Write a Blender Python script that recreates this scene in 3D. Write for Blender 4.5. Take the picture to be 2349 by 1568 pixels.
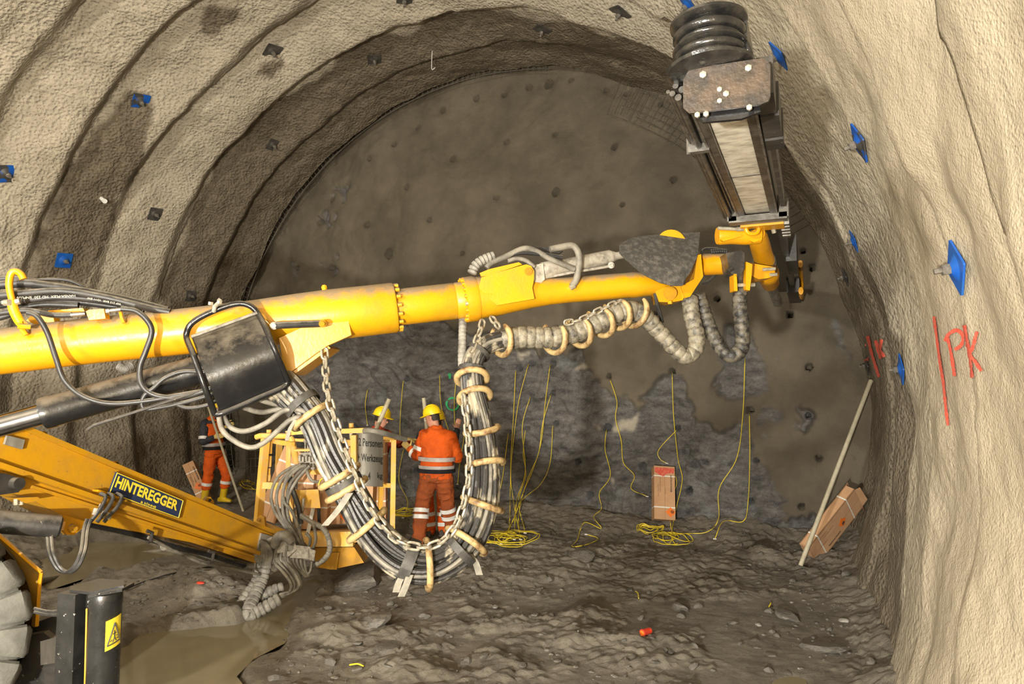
import bpy, bmesh, math, random
import numpy as np
from mathutils import Vector, Matrix, Quaternion
from mathutils.bvhtree import BVHTree

for o in list(bpy.data.objects): bpy.data.objects.remove(o)
SC = bpy.context.scene
COL = SC.collection
random.seed(7); RNG = np.random.default_rng(11)

# ------------------------------------------------------------------ camera, world, lights, exposure
FPX = 1566.0                                   # focal length in pixels of the 2349 wide frame (24 mm lens)
YAW, PITCH = math.radians(23.7), math.atan(97/1566)
CAM = Vector((0, 0, 2.2))
cam_d = bpy.data.cameras.new('camera'); cam_d.sensor_width = 36; cam_d.lens = 36*FPX/2349
cam_d.clip_start = 0.05; cam_d.clip_end = 200
cam = bpy.data.objects.new('camera', cam_d); COL.objects.link(cam)
cam.location = CAM; cam.rotation_euler = (math.pi/2 + PITCH, 0, YAW)
SC.camera = cam

SC.view_settings.view_transform = 'Standard'; SC.view_settings.look = 'None'
SC.view_settings.gamma = 1; SC.view_settings.use_curve_mapping = False
SC.view_settings.exposure = 0.0

W = bpy.data.worlds.new('tunnel_air'); SC.world = W; W.use_nodes = True
W.node_tree.nodes['Background'].inputs[0].default_value = (0.8, 0.78, 0.72, 1)
W.node_tree.nodes['Background'].inputs[1].default_value = 0.06

def lamp(name, loc, target, watt, color, size, spot=None):
    L = bpy.data.lights.new(name, 'SPOT' if spot else 'POINT'); L.energy = watt; L.color = color
    L.shadow_soft_size = size
    if spot: L.spot_size = math.radians(spot); L.spot_blend = 0.6
    o = bpy.data.objects.new(name, L); COL.objects.link(o); o.location = loc
    o.rotation_euler = (Vector(target) - Vector(loc)).to_track_quat('-Z', 'Y').to_euler()
    return o
# the work lamp behind the photographer and the rig's own lamp further left
lamp('work_lamp', (-0.68, -2.9, 1.5), (-4, 10, 3), 4000, (1.0, 0.945, 0.845), 0.09)
lamp('rig_side_lamp', (-4.2, -5.2, 4.6), (-4, 10, 3), 3300, (1.0, 0.945, 0.84), 0.30)

# ------------------------------------------------------------------ pixels to places
_f = Vector((-math.sin(YAW)*math.cos(PITCH), math.cos(YAW)*math.cos(PITCH), math.sin(PITCH)))
_r = Vector((math.cos(YAW), math.sin(YAW), 0)); _u = _r.cross(_f)
def ray(x, y): return _f + _r*((x-1174.5)/FPX) - _u*((y-784)/FPX)
def P(x, y, d): return CAM + ray(x, y)*d             # the point d metres deep on a pixel's line of sight
def PX(px, d): return px*d/FPX                        # pixels to metres at that depth
def onplane(x, y, co, n):
    r = ray(x, y); n = Vector(n); return CAM + r*((Vector(co)-CAM).dot(n)/r.dot(n))
def ground(x, y, z=0.0): return onplane(x, y, (0, 0, z), (0, 0, 1))

# ------------------------------------------------------------------ noise
_TAB = RNG.random((64, 64, 64)).astype(np.float32)
def vnoise(x, y, z):
    x, y, z = np.broadcast_arrays(np.asarray(x, np.float32), np.asarray(y, np.float32), np.asarray(z, np.float32))
    xi, yi, zi = np.floor(x).astype(int), np.floor(y).astype(int), np.floor(z).astype(int)
    a, b, c = x-xi, y-yi, z-zi
    a, b, c = a*a*(3-2*a), b*b*(3-2*b), c*c*(3-2*c)
    T = lambda i, j, k: _TAB[(xi+i) & 63, (yi+j) & 63, (zi+k) & 63]
    r0 = (T(0,0,0)*(1-a)+T(1,0,0)*a)*(1-b) + (T(0,1,0)*(1-a)+T(1,1,0)*a)*b
    r1 = (T(0,0,1)*(1-a)+T(1,0,1)*a)*(1-b) + (T(0,1,1)*(1-a)+T(1,1,1)*a)*b
    return (r0*(1-c)+r1*c)*2-1
def fbm(x, y, z, octv=4, gain=0.5):
    s, amp, k = 0, 1.0, 1.0
    for i in range(octv):
        s = s + amp*vnoise(x*k+i*7.3, y*k+i*3.1, z*k+i*5.7); amp *= gain; k *= 2.03
    return s
def in_poly(X, Y, poly):
    ins = np.zeros(X.shape, bool); n = len(poly)
    for i in range(n):
        (x1, y1), (x2, y2) = poly[i], poly[(i+1) % n]
        c = ((y1 > Y) != (y2 > Y)) & (X < (x2-x1)*(Y-y1)/((y2-y1) if y2 != y1 else 1e-9)+x1)
        ins ^= c
    return ins
def blur(A, n):
    for _ in range(n):
        A = (np.roll(A,1,0)+np.roll(A,-1,0)+A*2)/4; A = (np.roll(A,1,1)+np.roll(A,-1,1)+A*2)/4
    return A
def project(V):                                       # world points to pixels, numpy
    d = V - np.array(CAM); z = d @ np.array(_f); z = np.where(z < 0.05, 0.05, z)
    return 1174.5+FPX*(d @ np.array(_r))/z, 784-FPX*(d @ np.array(_u))/z

# ------------------------------------------------------------------ materials
class NT:
    def __init__(s, name):
        s.m = bpy.data.materials.new(name); s.m.use_nodes = True; s.t = s.m.node_tree
        s.b = s.t.nodes['Principled BSDF']; s.tc = s.n('ShaderNodeTexCoord')
    def n(s, kind, **kw):
        o = s.t.nodes.new(kind)
        for k, v in kw.items(): setattr(o, k, v)
        return o
    def l(s, a, b): s.t.links.new(a, b)
    def noise(s, scale, detail=4, rough=0.55, stretch=None, dist=0.0):
        o = s.n('ShaderNodeTexNoise'); o.inputs['Scale'].default_value = scale; o.inputs['Detail'].default_value = detail
        o.inputs['Roughness'].default_value = rough; o.inputs['Distortion'].default_value = dist
        if stretch:
            mp = s.n('ShaderNodeMapping'); mp.inputs['Scale'].default_value = stretch[:3]
            if len(stretch) > 3: mp.inputs['Rotation'].default_value = stretch[3]
            s.l(s.tc.outputs['Object'], mp.inputs[0]); s.l(mp.outputs[0], o.inputs['Vector'])
        else: s.l(s.tc.outputs['Object'], o.inputs['Vector'])
        return o.outputs['Fac']
    def ramp(s, src, stops):
        o = s.n('ShaderNodeValToRGB'); e = o.color_ramp.elements
        while len(e) < len(stops): e.new(0.5)
        for i, (p, c) in enumerate(stops):
            e[i].position = p; e[i].color = (c, c, c, 1) if isinstance(c, (int, float)) else (*c, 1)
        s.l(src, o.inputs[0]); return o.outputs[0]
    def mix(s, f, a, b, mode='MIX'):
        o = s.n('ShaderNodeMix', data_type='RGBA', blend_type=mode)
        for sock, v in ((o.inputs[0], f), (o.inputs[6], a), (o.inputs[7], b)):
            if hasattr(v, 'links'): s.l(v, sock)
            elif isinstance(v, (int, float)): sock.default_value = v
            else: sock.default_value = (*v, 1)
        return o.outputs[2]
    def math(s, op, a, b=0.0):
        o = s.n('ShaderNodeMath', operation=op)
        for sock, v in ((o.inputs[0], a), (o.inputs[1], b)):
            if hasattr(v, 'links'): s.l(v, sock)
            else: sock.default_value = v
        return o.outputs[0]
    def attr(s, name): return s.n('ShaderNodeAttribute', attribute_name=name).outputs['Fac']
    def bump(s, h, strength, dist, prev=None):
        o = s.n('ShaderNodeBump'); o.inputs['Strength'].default_value = strength; o.inputs['Distance'].default_value = dist
        s.l(h, o.inputs['Height'])
        if prev is not None: s.l(prev, o.inputs['Normal'])
        return o.outputs[0]
    def set(s, col=None, rough=None, metal=None, normal=None, spec=None, **kw):
        for key, v in (('Base Color', col), ('Roughness', rough), ('Metallic', metal), ('Normal', normal), ('Specular IOR Level', spec)):
            if v is None: continue
            if hasattr(v, 'links'): s.l(v, s.b.inputs[key])
            elif isinstance(v, (int, float)): s.b.inputs[key].default_value = v
            else: s.b.inputs[key].default_value = (*v, 1)
        return s.m
def simple(name, c1, c2=None, scale=8, rough=0.5, metal=0.0, bump=0.0, bscale=60, spec=0.5, lo=0.4, hi=0.65, rough2=None, stretch=None):
    k = NT(name); c2 = c2 or tuple(v*0.7 for v in c1)
    f = k.ramp(k.noise(scale, 5, 0.6, stretch), [(lo, 0.0), (hi, 1.0)])
    r = rough
    if rough2 is not None:
        mr = k.n('ShaderNodeMapRange'); k.l(f, mr.inputs[0]); mr.inputs[3].default_value = rough; mr.inputs[4].default_value = rough2; r = mr.outputs[0]
    nrm = k.bump(k.noise(bscale, 3), bump, 0.01) if bump else None
    return k.set(k.mix(f, c1, c2), r, metal, nrm, spec)
def dusty(name, c1, c2, dust, amount=0.6, rough=0.3, metal=0.0, streak=None, chip=None, clearscale=5):
    """painted or bare metal with rock dust lying on the faces that look up, and grime"""
    k = NT(name)
    f = k.ramp(k.noise(clearscale, 6, 0.65, streak), [(0.42, 0.0), (0.72, 1.0)])
    col = k.mix(f, c1, c2)
    if chip: col = k.mix(k.ramp(k.noise(30, 4, 0.7), [(0.66, 0.0), (0.70, 1.0)]), col, chip)
    g = k.n('ShaderNodeNewGeometry'); sp = k.n('ShaderNodeSeparateXYZ'); k.l(g.outputs['Normal'], sp.inputs[0])
    up = k.math('ADD', sp.outputs[2], k.math('MULTIPLY', k.math('SUBTRACT', k.noise(9, 6, 0.7), 0.5), 1.3))
    d = k.math('MULTIPLY', k.ramp(up, [(0.38, 0.0), (0.82, 1.0)]), amount)
    col = k.mix(d, col, dust)
    mr = k.n('ShaderNodeMapRange'); k.l(k.math('MAXIMUM', d, k.math('MULTIPLY', f, 0.45)), mr.inputs[0]); mr.inputs[3].default_value = rough; mr.inputs[4].default_value = 0.85
    return k.set(col, mr.outputs[0], metal, k.bump(k.noise(45, 5), 0.12, 0.01))

M = {}
DUST = (0.20, 0.162, 0.110)
M['yellow'] = dusty('yellow_paint', (0.64, 0.295, 0.004), (0.54, 0.24, 0.005), DUST, 0.9, 0.27)
M['yellow_bright'] = dusty('yellow_paint_light', (0.60, 0.30, 0.004), (0.50, 0.235, 0.005), DUST, 0.88, 0.30)
M['ochre'] = dusty('ochre_paint', (0.50, 0.245, 0.006), (0.38, 0.20, 0.022), DUST, 0.75, 0.38, chip=(0.16, 0.11, 0.06))
M['basket_yellow'] = dusty('basket_paint', (0.80, 0.45, 0.06), (0.70, 0.47, 0.22), (0.5, 0.40, 0.26), 0.5, 0.5, chip=(0.45, 0.20, 0.05), clearscale=9)
M['black'] = dusty('black_paint', (0.008, 0.008, 0.009), (0.014, 0.0135, 0.013), (0.15, 0.125, 0.09), 0.75, 0.13)
M['blackmatt'] = dusty('black_steel', (0.020, 0.019, 0.018), (0.055, 0.048, 0.038), (0.20, 0.17, 0.13), 0.6, 0.42, chip=(0.28, 0.25, 0.2))
M['chrome'] = simple('rod_chrome', (0.25, 0.25, 0.26), (0.16, 0.16, 0.17), 4, 0.16, 1.0)
M['steel'] = simple('bare_steel', (0.34, 0.32, 0.28), (0.15, 0.14, 0.12), 22, 0.42, 0.8, 0.1)
M['bolt'] = simple('zinc_bolt', (0.45, 0.42, 0.33), (0.30, 0.27, 0.20), 30, 0.45, 0.4)
M['hose'] = dusty('hose_rubber', (0.020, 0.020, 0.020), (0.045, 0.042, 0.038), (0.24, 0.215, 0.17), 0.75, 0.40)
M['hosemud'] = simple('muddy_hose', (0.37, 0.325, 0.235), (0.026, 0.024, 0.022), 7.0, 0.42, 0, 0.2, 70, 0.5, 0.37, 0.47, stretch=(1, 1, 0.5))
M['hosegrey'] = simple('grey_hose', (0.22, 0.20, 0.16), (0.10, 0.092, 0.076), 12, 0.6, 0, 0.15, 60)
M['wrap'] = simple('spiral_wrap', (0.13, 0.115, 0.085), (0.020, 0.019, 0.018), 20, 0.5, 0, 0.35, 90, 0.5, 0.38, 0.60)
M['wrapmud'] = simple('spiral_wrap_muddy', (0.25, 0.222, 0.162), (0.045, 0.041, 0.035), 19, 0.5, 0, 0.35, 90, 0.5, 0.42, 0.66)
M['wrapgrey'] = simple('spiral_wrap_grey', (0.27, 0.255, 0.22), (0.075, 0.07, 0.062), 13, 0.6, 0, 0.4, 90, 0.5, 0.42, 0.72)
M['hook'] = simple('worn_hook', (0.42, 0.30, 0.135), (0.12, 0.058, 0.02), 15, 0.55, 0, 0.3, 80, 0.5, 0.46, 0.66)
M['chain'] = simple('chain_steel', (0.40, 0.365, 0.285), (0.20, 0.17, 0.12), 30, 0.45, 0.3, 0.2, 120)
M['pin'] = simple('matte_yellow_pin', (0.40, 0.19, 0.006), (0.27, 0.14, 0.015), 14, 0.8, spec=0.15)
M['fender'] = simple('dirty_shaded_ochre', (0.30, 0.155, 0.01), (0.20, 0.125, 0.035), 8, 0.6, lo=0.4, hi=0.7)  # dirty ochre, darkened so the fender's shade sits in its colour
M['rubber'] = simple('rubber_sheet', (0.055, 0.052, 0.046), (0.15, 0.138, 0.118), 24, 0.75, 0, 0.4, 90, 0.3, 0.45, 0.75)
M['feedlight'] = simple('worn_aluminium', (0.74, 0.69, 0.57), (0.34, 0.30, 0.23), 9, 0.5, 0.25, 0.15, 50, 0.5, 0.42, 0.72, stretch=(1, 2.2, 1))
M['feeddark'] = simple('oily_feed_steel', (0.045, 0.042, 0.037), (0.15, 0.13, 0.105), 14, 0.33, 0.35, 0.2, 60, 0.5, 0.45, 0.75)
M['rustplate'] = simple('rusty_plate', (0.030, 0.024, 0.019), (0.105, 0.070, 0.044), 10, 0.40, 0.3, 0.25, 60, 0.5, 0.42, 0.80)
M['cradle'] = simple('grey_cradle', (0.15, 0.14, 0.12), (0.07, 0.065, 0.055), 14, 0.5, 0.3, 0.2)
M['drum'] = simple('oily_drum', (0.010, 0.010, 0.010), (0.030, 0.027, 0.022), 16, 0.24, 0, 0.2, 70, 0.6)
M['cylgrey'] = simple('mud_splashed_steel', (0.40, 0.365, 0.30), (0.12, 0.11, 0.09), 12, 0.55, 0.1, 0.3, 70, 0.5, 0.50, 0.72)
M['valve'] = simple('muddy_valves', (0.40, 0.37, 0.31), (0.20, 0.18, 0.15), 25, 0.6, 0.1, 0.3, 70)
M['blue_plate'] = simple('blue_painted_plate', (0.008, 0.085, 0.42), (0.012, 0.10, 0.36), 9, 0.35, 0)
M['halfblue_plate'] = simple('half_painted_plate', (0.052, 0.050, 0.046), (0.008, 0.085, 0.40), 7, 0.4, 0.1, lo=0.49, hi=0.53)
M['dark_plate'] = simple('dark_steel_plate', (0.052, 0.050, 0.046), (0.10, 0.092, 0.08), 14, 0.5, 0.3, 0.1)
M['rebar'] = simple('bolt_nut', (0.15, 0.14, 0.12), (0.30, 0.27, 0.22), 40, 0.45, 0.5)
M['sign_blue'] = simple('sign_blue', (0.018, 0.030, 0.085), (0.030, 0.040, 0.085), 14, 0.4)
M['sign_yellow'] = simple('sign_yellow', (0.86, 0.68, 0.05), (0.80, 0.62, 0.05), 20, 0.5)
M['sign_orange'] = simple('label_orange', (0.86, 0.20, 0.02), (0.80, 0.18, 0.02), 20, 0.6)
M['print'] = simple('black_print', (0.016, 0.015, 0.014), (0.03, 0.028, 0.026), 30, 0.7)
M['print_faint'] = simple('brown_print', (0.13, 0.075, 0.045), (0.17, 0.10, 0.06), 30, 0.7)
M['print_red'] = simple('red_print', (0.66, 0.085, 0.055), (0.72, 0.22, 0.13), 50, 0.7, lo=0.5, hi=0.6)
M['card'] = simple('cardboard', (0.56, 0.33, 0.175), (0.50, 0.285, 0.15), 6, 0.8, 0, 0.08, 90)
M['card_dark'] = simple('cardboard_inside', (0.26, 0.15, 0.08), (0.20, 0.115, 0.06), 9, 0.85)
M['strap'] = simple('white_strap', (0.82, 0.81, 0.76), (0.72, 0.70, 0.64), 20, 0.5)
M['tie'] = simple('strap_grey', (0.23, 0.21, 0.165), (0.14, 0.13, 0.105), 20, 0.7)
M['tieblack'] = simple('strap_black', (0.035, 0.033, 0.030), (0.07, 0.065, 0.055), 20, 0.6)
M['pole'] = simple('pale_pole', (0.50, 0.455, 0.33), (0.40, 0.355, 0.25), 12, 0.55)
M['cord'] = simple('yellow_cord', (0.80, 0.62, 0.03), (0.70, 0.55, 0.05), 20, 0.45)
M['tagwhite'] = simple('white_tag', (0.85, 0.85, 0.82), (0.7, 0.7, 0.66), 20, 0.5)
M['redcap'] = simple('red_plastic', (0.66, 0.05, 0.02), (0.50, 0.05, 0.03), 30, 0.45)
M['tyre'] = simple('tyre_grey_mud', (0.125, 0.123, 0.107), (0.075, 0.073, 0.063), 7, 0.85, 0, 0.3, 60)
M['post'] = dusty('speckled_post', (0.009, 0.009, 0.009), (0.018, 0.018, 0.017), (0.13, 0.12, 0.10), 0.7, 0.20, chip=(0.30, 0.29, 0.26))
M['zincsheet'] = simple('grey_sheet', (0.30, 0.285, 0.245), (0.17, 0.155, 0.12), 9, 0.55, 0.3, 0.1, 40, 0.5, 0.48, 0.75, stretch=(1, 1, 0.3))
M['wire'] = simple('wire_mesh_steel', (0.11, 0.10, 0.085), (0.19, 0.17, 0.13), 30, 0.6, 0.4)
M['markred'] = simple('red_spray', (0.66, 0.075, 0.045), (0.60, 0.22, 0.13), 60, 0.9, lo=0.45, hi=0.75)
M['markgreen'] = simple('green_spray', (0.03, 0.42, 0.14), (0.05, 0.30, 0.12), 60, 0.9)
M['orange'] = simple('orange_cloth', (0.72, 0.115, 0.012), (0.50, 0.080, 0.014), 5, 0.8, 0, 0.5, 26, 0.2, 0.42, 0.75)
M['orange_dirty'] = simple('orange_cloth_worn', (0.74, 0.125, 0.012), (0.50, 0.10, 0.018), 4, 0.8, 0, 0.5, 26, 0.2, 0.40, 0.72)
M['rust_cloth'] = simple('dirty_orange_cloth', (0.36, 0.085, 0.022), (0.19, 0.058, 0.022), 5, 0.85, 0, 0.5, 26, 0.2, 0.36, 0.72)
M['red_cloth'] = simple('red_brown_cloth', (0.34, 0.050, 0.022), (0.24, 0.040, 0.02), 6, 0.85, 0, 0.4, 26, 0.2)
M['navy'] = simple('navy_cloth', (0.032, 0.034, 0.042), (0.050, 0.050, 0.055), 9, 0.8, 0, 0.4, 30, 0.2)
M['reflective'] = simple('reflective_band', (0.80, 0.80, 0.78), (0.62, 0.62, 0.60), 15, 0.4)
M['helmet'] = simple('yellow_helmet', (0.90, 0.64, 0.01), (0.84, 0.58, 0.01), 10, 0.3)
M['skin'] = simple('skin', (0.55, 0.28, 0.19), (0.46, 0.21, 0.14), 10, 0.6)
M['hair'] = simple('dark_hair', (0.025, 0.018, 0.013), (0.05, 0.035, 0.025), 60, 0.7)
M['eye'] = simple('eye', (0.05, 0.04, 0.035), (0.1, 0.09, 0.08), 60, 0.3)
M['glove'] = simple('yellow_glove', (0.66, 0.48, 0.14), (0.55, 0.42, 0.2), 20, 0.8, 0, 0.2)
M['boot'] = simple('yellow_boot', (0.70, 0.47, 0.01), (0.55, 0.38, 0.03), 9, 0.45)
M['darkboot'] = simple('muddy_boot', (0.05, 0.045, 0.04), (0.12, 0.10, 0.08), 14, 0.7)
M['rock'] = simple('loose_rock', (0.17, 0.155, 0.13), (0.085, 0.08, 0.072), 7, 0.5, 0, 0.5, 30, 0.5, stretch=(1, 1, 3))
M['rock_pale'] = simple('pale_rock', (0.36, 0.345, 0.31), (0.25, 0.235, 0.21), 9, 0.6, 0, 0.4, 40)

# ------------------------------------------------------------------ mesh helpers
BASE = {}
def _frame(t, ref):
    t = t.normalized(); a = ref - t*ref.dot(t)
    if a.length < 1e-5: a = t.orthogonal()
    a.normalize(); return a, t.cross(a)
def spline(pts, n):
    """Catmull-Rom through pts (Vectors), n samples at even arc length"""
    p = [Vector(q) for q in pts]; p = [p[0]*2-p[1]] + p + [p[-1]*2-p[-2]]; out = []
    for i in range(1, len(p)-2):
        for k in range(24):
            t = k/24
            out.append(0.5*((2*p[i])+(p[i+1]-p[i-1])*t+(2*p[i-1]-5*p[i]+4*p[i+1]-p[i+2])*t*t+(3*p[i]-p[i-1]-3*p[i+1]+p[i+2])*t**3))
    out.append(p[-2].copy()); return resample(out, n)
def resample(out, n):
    L = [0]
    for a, b in zip(out, out[1:]): L.append(L[-1]+(b-a).length)
    res, j = [], 0
    for k in range(n):
        s = L[-1]*k/(n-1)
        while j < len(L)-2 and L[j+1] < s: j += 1
        f = (s-L[j])/max(1e-9, L[j+1]-L[j]); res.append(out[j].lerp(out[j+1], min(1, max(0, f))))
    return res
def frames(path):
    """tangents and parallel transported normals"""
    n = len(path); T = []
    for i in range(n): T.append((path[min(i+1, n-1)]-path[max(i-1, 0)]).normalized())
    a = T[0].orthogonal().normalized(); N = []
    up = Vector((0, 0, 1))
    a2 = up - T[0]*up.dot(T[0])
    if a2.length > 0.1: a = a2.normalized()
    for t in T:
        a = (a - t*a.dot(t)); a = a.normalized() if a.length > 1e-6 else t.orthogonal().normalized(); N.append(a.copy())
    return T, N
class MB:
    def __init__(s): s.v = []; s.f = []; s.sm = []
    def add(s, vs, fs, smooth=False):
        k = len(s.v); s.v += [Vector(v) for v in vs]; s.f += [[i+k for i in f] for f in fs]; s.sm += [smooth]*len(fs); return s
    def tube(s, path, r, n=12, caps=True, squash=None):
        path = [Vector(p) for p in path]; T, N = frames(path); m = len(path)
        rr = r if isinstance(r, (list, tuple)) else [r]*m; vs, fs = [], []
        for i, p in enumerate(path):
            b = T[i].cross(N[i])
            for k in range(n):
                a = 2*math.pi*k/n; vs.append(p+(N[i]*math.cos(a)+b*math.sin(a)*(squash or 1))*rr[i])
        for i in range(m-1):
            for k in range(n): fs.append((i*n+k, i*n+(k+1) % n, (i+1)*n+(k+1) % n, (i+1)*n+k))
        k0 = len(s.v); s.add(vs, fs, True)
        if caps: s.f += [list(range(k0+n-1, k0-1, -1)), list(range(k0+(m-1)*n, k0+m*n))]; s.sm += [False, False]
        return s
    def cyl(s, a, b, r, n=16, r2=None): return s.tube([a, b], [r, r if r2 is None else r2], n)
    def lathe(s, o, axis, prof, n=24, ref=Vector((0, 0, 1))):
        """prof: list of (distance along axis, radius)"""
        o = Vector(o); t = Vector(axis).normalized(); a, b = _frame(t, ref); vs, fs = [], []; m = len(prof)
        for d, r in prof:
            for k in range(n): an = 2*math.pi*k/n; vs.append(o+t*d+(a*math.cos(an)+b*math.sin(an))*max(r, 1e-4))
        for i in range(m-1):
            for k in range(n): fs.append((i*n+k, i*n+(k+1) % n, (i+1)*n+(k+1) % n, (i+1)*n+k))
        k0 = len(s.v); s.add(vs, fs, True); s.f += [list(range(k0+n-1, k0-1, -1)), list(range(k0+(m-1)*n, k0+m*n))]; s.sm += [False, False]; return s
    def box(s, c, ax, ay, az, bev=0.0):
        """centre and three half-axis vectors; bev cuts the corners of the ax-ay outline"""
        c, ax, ay, az = map(Vector, (c, ax, ay, az))
        if bev <= 0:
            vs = [c+ax*i+ay*j+az*k for k in (-1, 1) for j in (-1, 1) for i in (-1, 1)]
            return s.add(vs, [(0,2,3,1),(4,5,7,6),(0,1,5,4),(2,6,7,3),(0,4,6,2),(1,3,7,5)])
        bx, by = 1-bev/ax.length, 1-bev/ay.length
        o = [(-bx,-1),(bx,-1),(1,-by),(1,by),(bx,1),(-bx,1),(-1,by),(-1,-by)]
        vs = [c+ax*x+ay*y+az*k for k in (-1, 1) for x, y in o]
        fs = [tuple(range(7, -1, -1)), tuple(range(8, 16))]+[(i, (i+1) % 8, 8+(i+1) % 8, 8+i) for i in range(8)]
        return s.add(vs, fs)
    def bar(s, a, b, w, h, up=(0, 0, 1)):
        a, b = Vector(a), Vector(b); t = (b-a); n, m = _frame(t, Vector(up))
        return s.box((a+b)/2, t/2, m*(w/2), n*(h/2))
    def prism(s, pts, depth):
        """outline of world points, thickened by the vector depth"""
        pts = [Vector(p) for p in pts]; n = len(pts); d = Vector(depth); nr = Vector((0, 0, 0))
        for i in range(n): nr += pts[i].cross(pts[(i+1) % n])
        if nr.dot(d) > 0: pts.reverse()
        vs = pts+[p+d for p in pts]
        return s.add(vs, [list(range(n)), list(range(2*n-1, n-1, -1))]+[((i+1) % n, i, n+i, n+(i+1) % n) for i in range(n)])
    def ball(s, c, r, n=10, sc=(1, 1, 1)):
        c = Vector(c); m = n//2; vs = []; fs = []
        for i in range(m+1):
            ph = math.pi*i/m
            for k in range(n): th = 2*math.pi*k/n; vs.append(c+Vector((math.sin(ph)*math.cos(th)*sc[0], math.sin(ph)*math.sin(th)*sc[1], math.cos(ph)*sc[2]))*r)
        for i in range(m):
            for k in range(n): fs.append((i*n+k, (i+1)*n+k, (i+1)*n+(k+1) % n, i*n+(k+1) % n))
        return s.add(vs, fs, True)
    def grid(s, rows, smooth=True):
        m, n = len(rows), len(rows[0]); return s.add([p for r in rows for p in r], [(i*n+k, i*n+k+1, (i+1)*n+k+1, (i+1)*n+k) for i in range(m-1) for k in range(n-1)], smooth)
    def sheet(s, rows, off):
        """a curved sheet with thickness: rows of points, offset vector"""
        off = Vector(off); m, n = len(rows), len(rows[0]); s.grid(rows); s.grid([[p+off for p in reversed(r)] for r in rows])
        rim = [rows[0][k] for k in range(n)]+[rows[i][-1] for i in range(1, m)]+[rows[-1][k] for k in range(n-2, -1, -1)]+[rows[i][0] for i in range(m-2, 0, -1)]
        q = len(rim); return s.add(rim+[p+off for p in rim], [((i+1) % q, i, q+i, q+(i+1) % q) for i in range(q)])
    def data(s, name, origin):
        me = bpy.data.meshes.new(name); me.from_pydata([v-origin for v in s.v], [], s.f)
        me.polygons.foreach_set('use_smooth', s.sm); me.update(); me.validate(); me.set_sharp_from_angle(angle=0.7); return me
    def build(s, name, mat, parent=None, label=None):
        og = BASE[parent.name] if parent is not None else (sum(s.v, Vector())/len(s.v))
        if parent is None: og = Vector((og.x, og.y, min(v.z for v in s.v)))
        me = s.data(name, og); me.materials.append(mat if not isinstance(mat, str) else M[mat])
        return link(name, me, og, parent, label)
def link(name, me, og, parent=None, label=None):
    o = bpy.data.objects.new(name, me); COL.objects.link(o); BASE[o.name] = Vector(og)
    if parent is not None: o.parent = parent
    else: o.location = og
    if label: o['label'] = label
    return o
def tag(o, label, cat, group=None, kind=None):
    if label: o['label'] = label
    if cat: o['category'] = cat
    if group: o['group'] = group
    if kind: o['kind'] = kind
    return o
def thing(name, label, cat, loc, group=None):
    o = bpy.data.objects.new(name, None); COL.objects.link(o); o.empty_display_size = 0.1
    o.location = loc; BASE[o.name] = Vector(loc); return tag(o, label, cat, group)
def struct(name, me, mat, label=None):
    me.materials.append(M[mat] if isinstance(mat, str) else mat); o = bpy.data.objects.new(name, me); COL.objects.link(o)
    o['kind'] = 'structure'; BASE[o.name] = Vector((0, 0, 0))
    if label: o['label'] = label
    return o
def grid_mesh(name, V, quads=None):
    """V: (m, n, 3) array -> mesh with smooth shading"""
    m, n = V.shape[:2]; me = bpy.data.meshes.new(name)
    idx = np.arange(m*n).reshape(m, n)
    q = np.stack([idx[:-1, :-1], idx[:-1, 1:], idx[1:, 1:], idx[1:, :-1]], -1).reshape(-1, 4)
    me.vertices.add(m*n); me.vertices.foreach_set('co', V.reshape(-1).astype(np.float32))
    me.loops.add(len(q)*4); me.loops.foreach_set('vertex_index', q.reshape(-1).astype(np.int32))
    me.polygons.add(len(q)); me.polygons.foreach_set('loop_start', np.arange(0, len(q)*4, 4).astype(np.int32))
    me.polygons.foreach_set('use_smooth', np.ones(len(q), bool)); me.update(calc_edges=True); return me
def set_attr(me, name, A):
    a = me.attributes.new(name, 'FLOAT', 'POINT'); a.data.foreach_set('value', A.reshape(-1).astype(np.float32))
def bvh_of(V):
    m, n = V.shape[:2]; idx = np.arange(m*n).reshape(m, n)
    q = np.stack([idx[:-1, :-1], idx[:-1, 1:], idx[1:, 1:], idx[1:, :-1]], -1).reshape(-1, 4)
    return BVHTree.FromPolygons(V.reshape(-1, 3).tolist(), q.tolist())
def text_mesh(txt, size, bold=0.0, xs=1.0):
    c = bpy.data.curves.new('lettering', 'FONT'); c.body = txt; c.size = size; c.offset = bold; c.resolution_u = 2
    c.align_x = 'CENTER'; c.align_y = 'CENTER'; c.extrude = 0.0
    o = bpy.data.objects.new('lettering', c); COL.objects.link(o)
    me = bpy.data.meshes.new_from_object(o.evaluated_get(bpy.context.evaluated_depsgraph_get()))
    bpy.data.objects.remove(o); vs = [v.co.copy() for v in me.vertices]; fs = [list(p.vertices) for p in me.polygons]; bpy.data.meshes.remove(me)
    return [Vector((v.x*xs, v.y, 0)) for v in vs], fs
def put_text(txt, size, centre, ex, ey, mat, parent, name='lettering', bold=0.0, xs=1.0, lift=0.002, warp=None):
    ex, ey = Vector(ex).normalized(), Vector(ey).normalized(); nz = ex.cross(ey)
    vs, fs = text_mesh(txt, size, bold, xs); b = MB()
    b.add([(warp(v.x, v.y) if warp else Vector(centre)+ex*v.x+ey*v.y+nz*lift) for v in vs], fs)
    return b.build(name, mat, parent)

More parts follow.
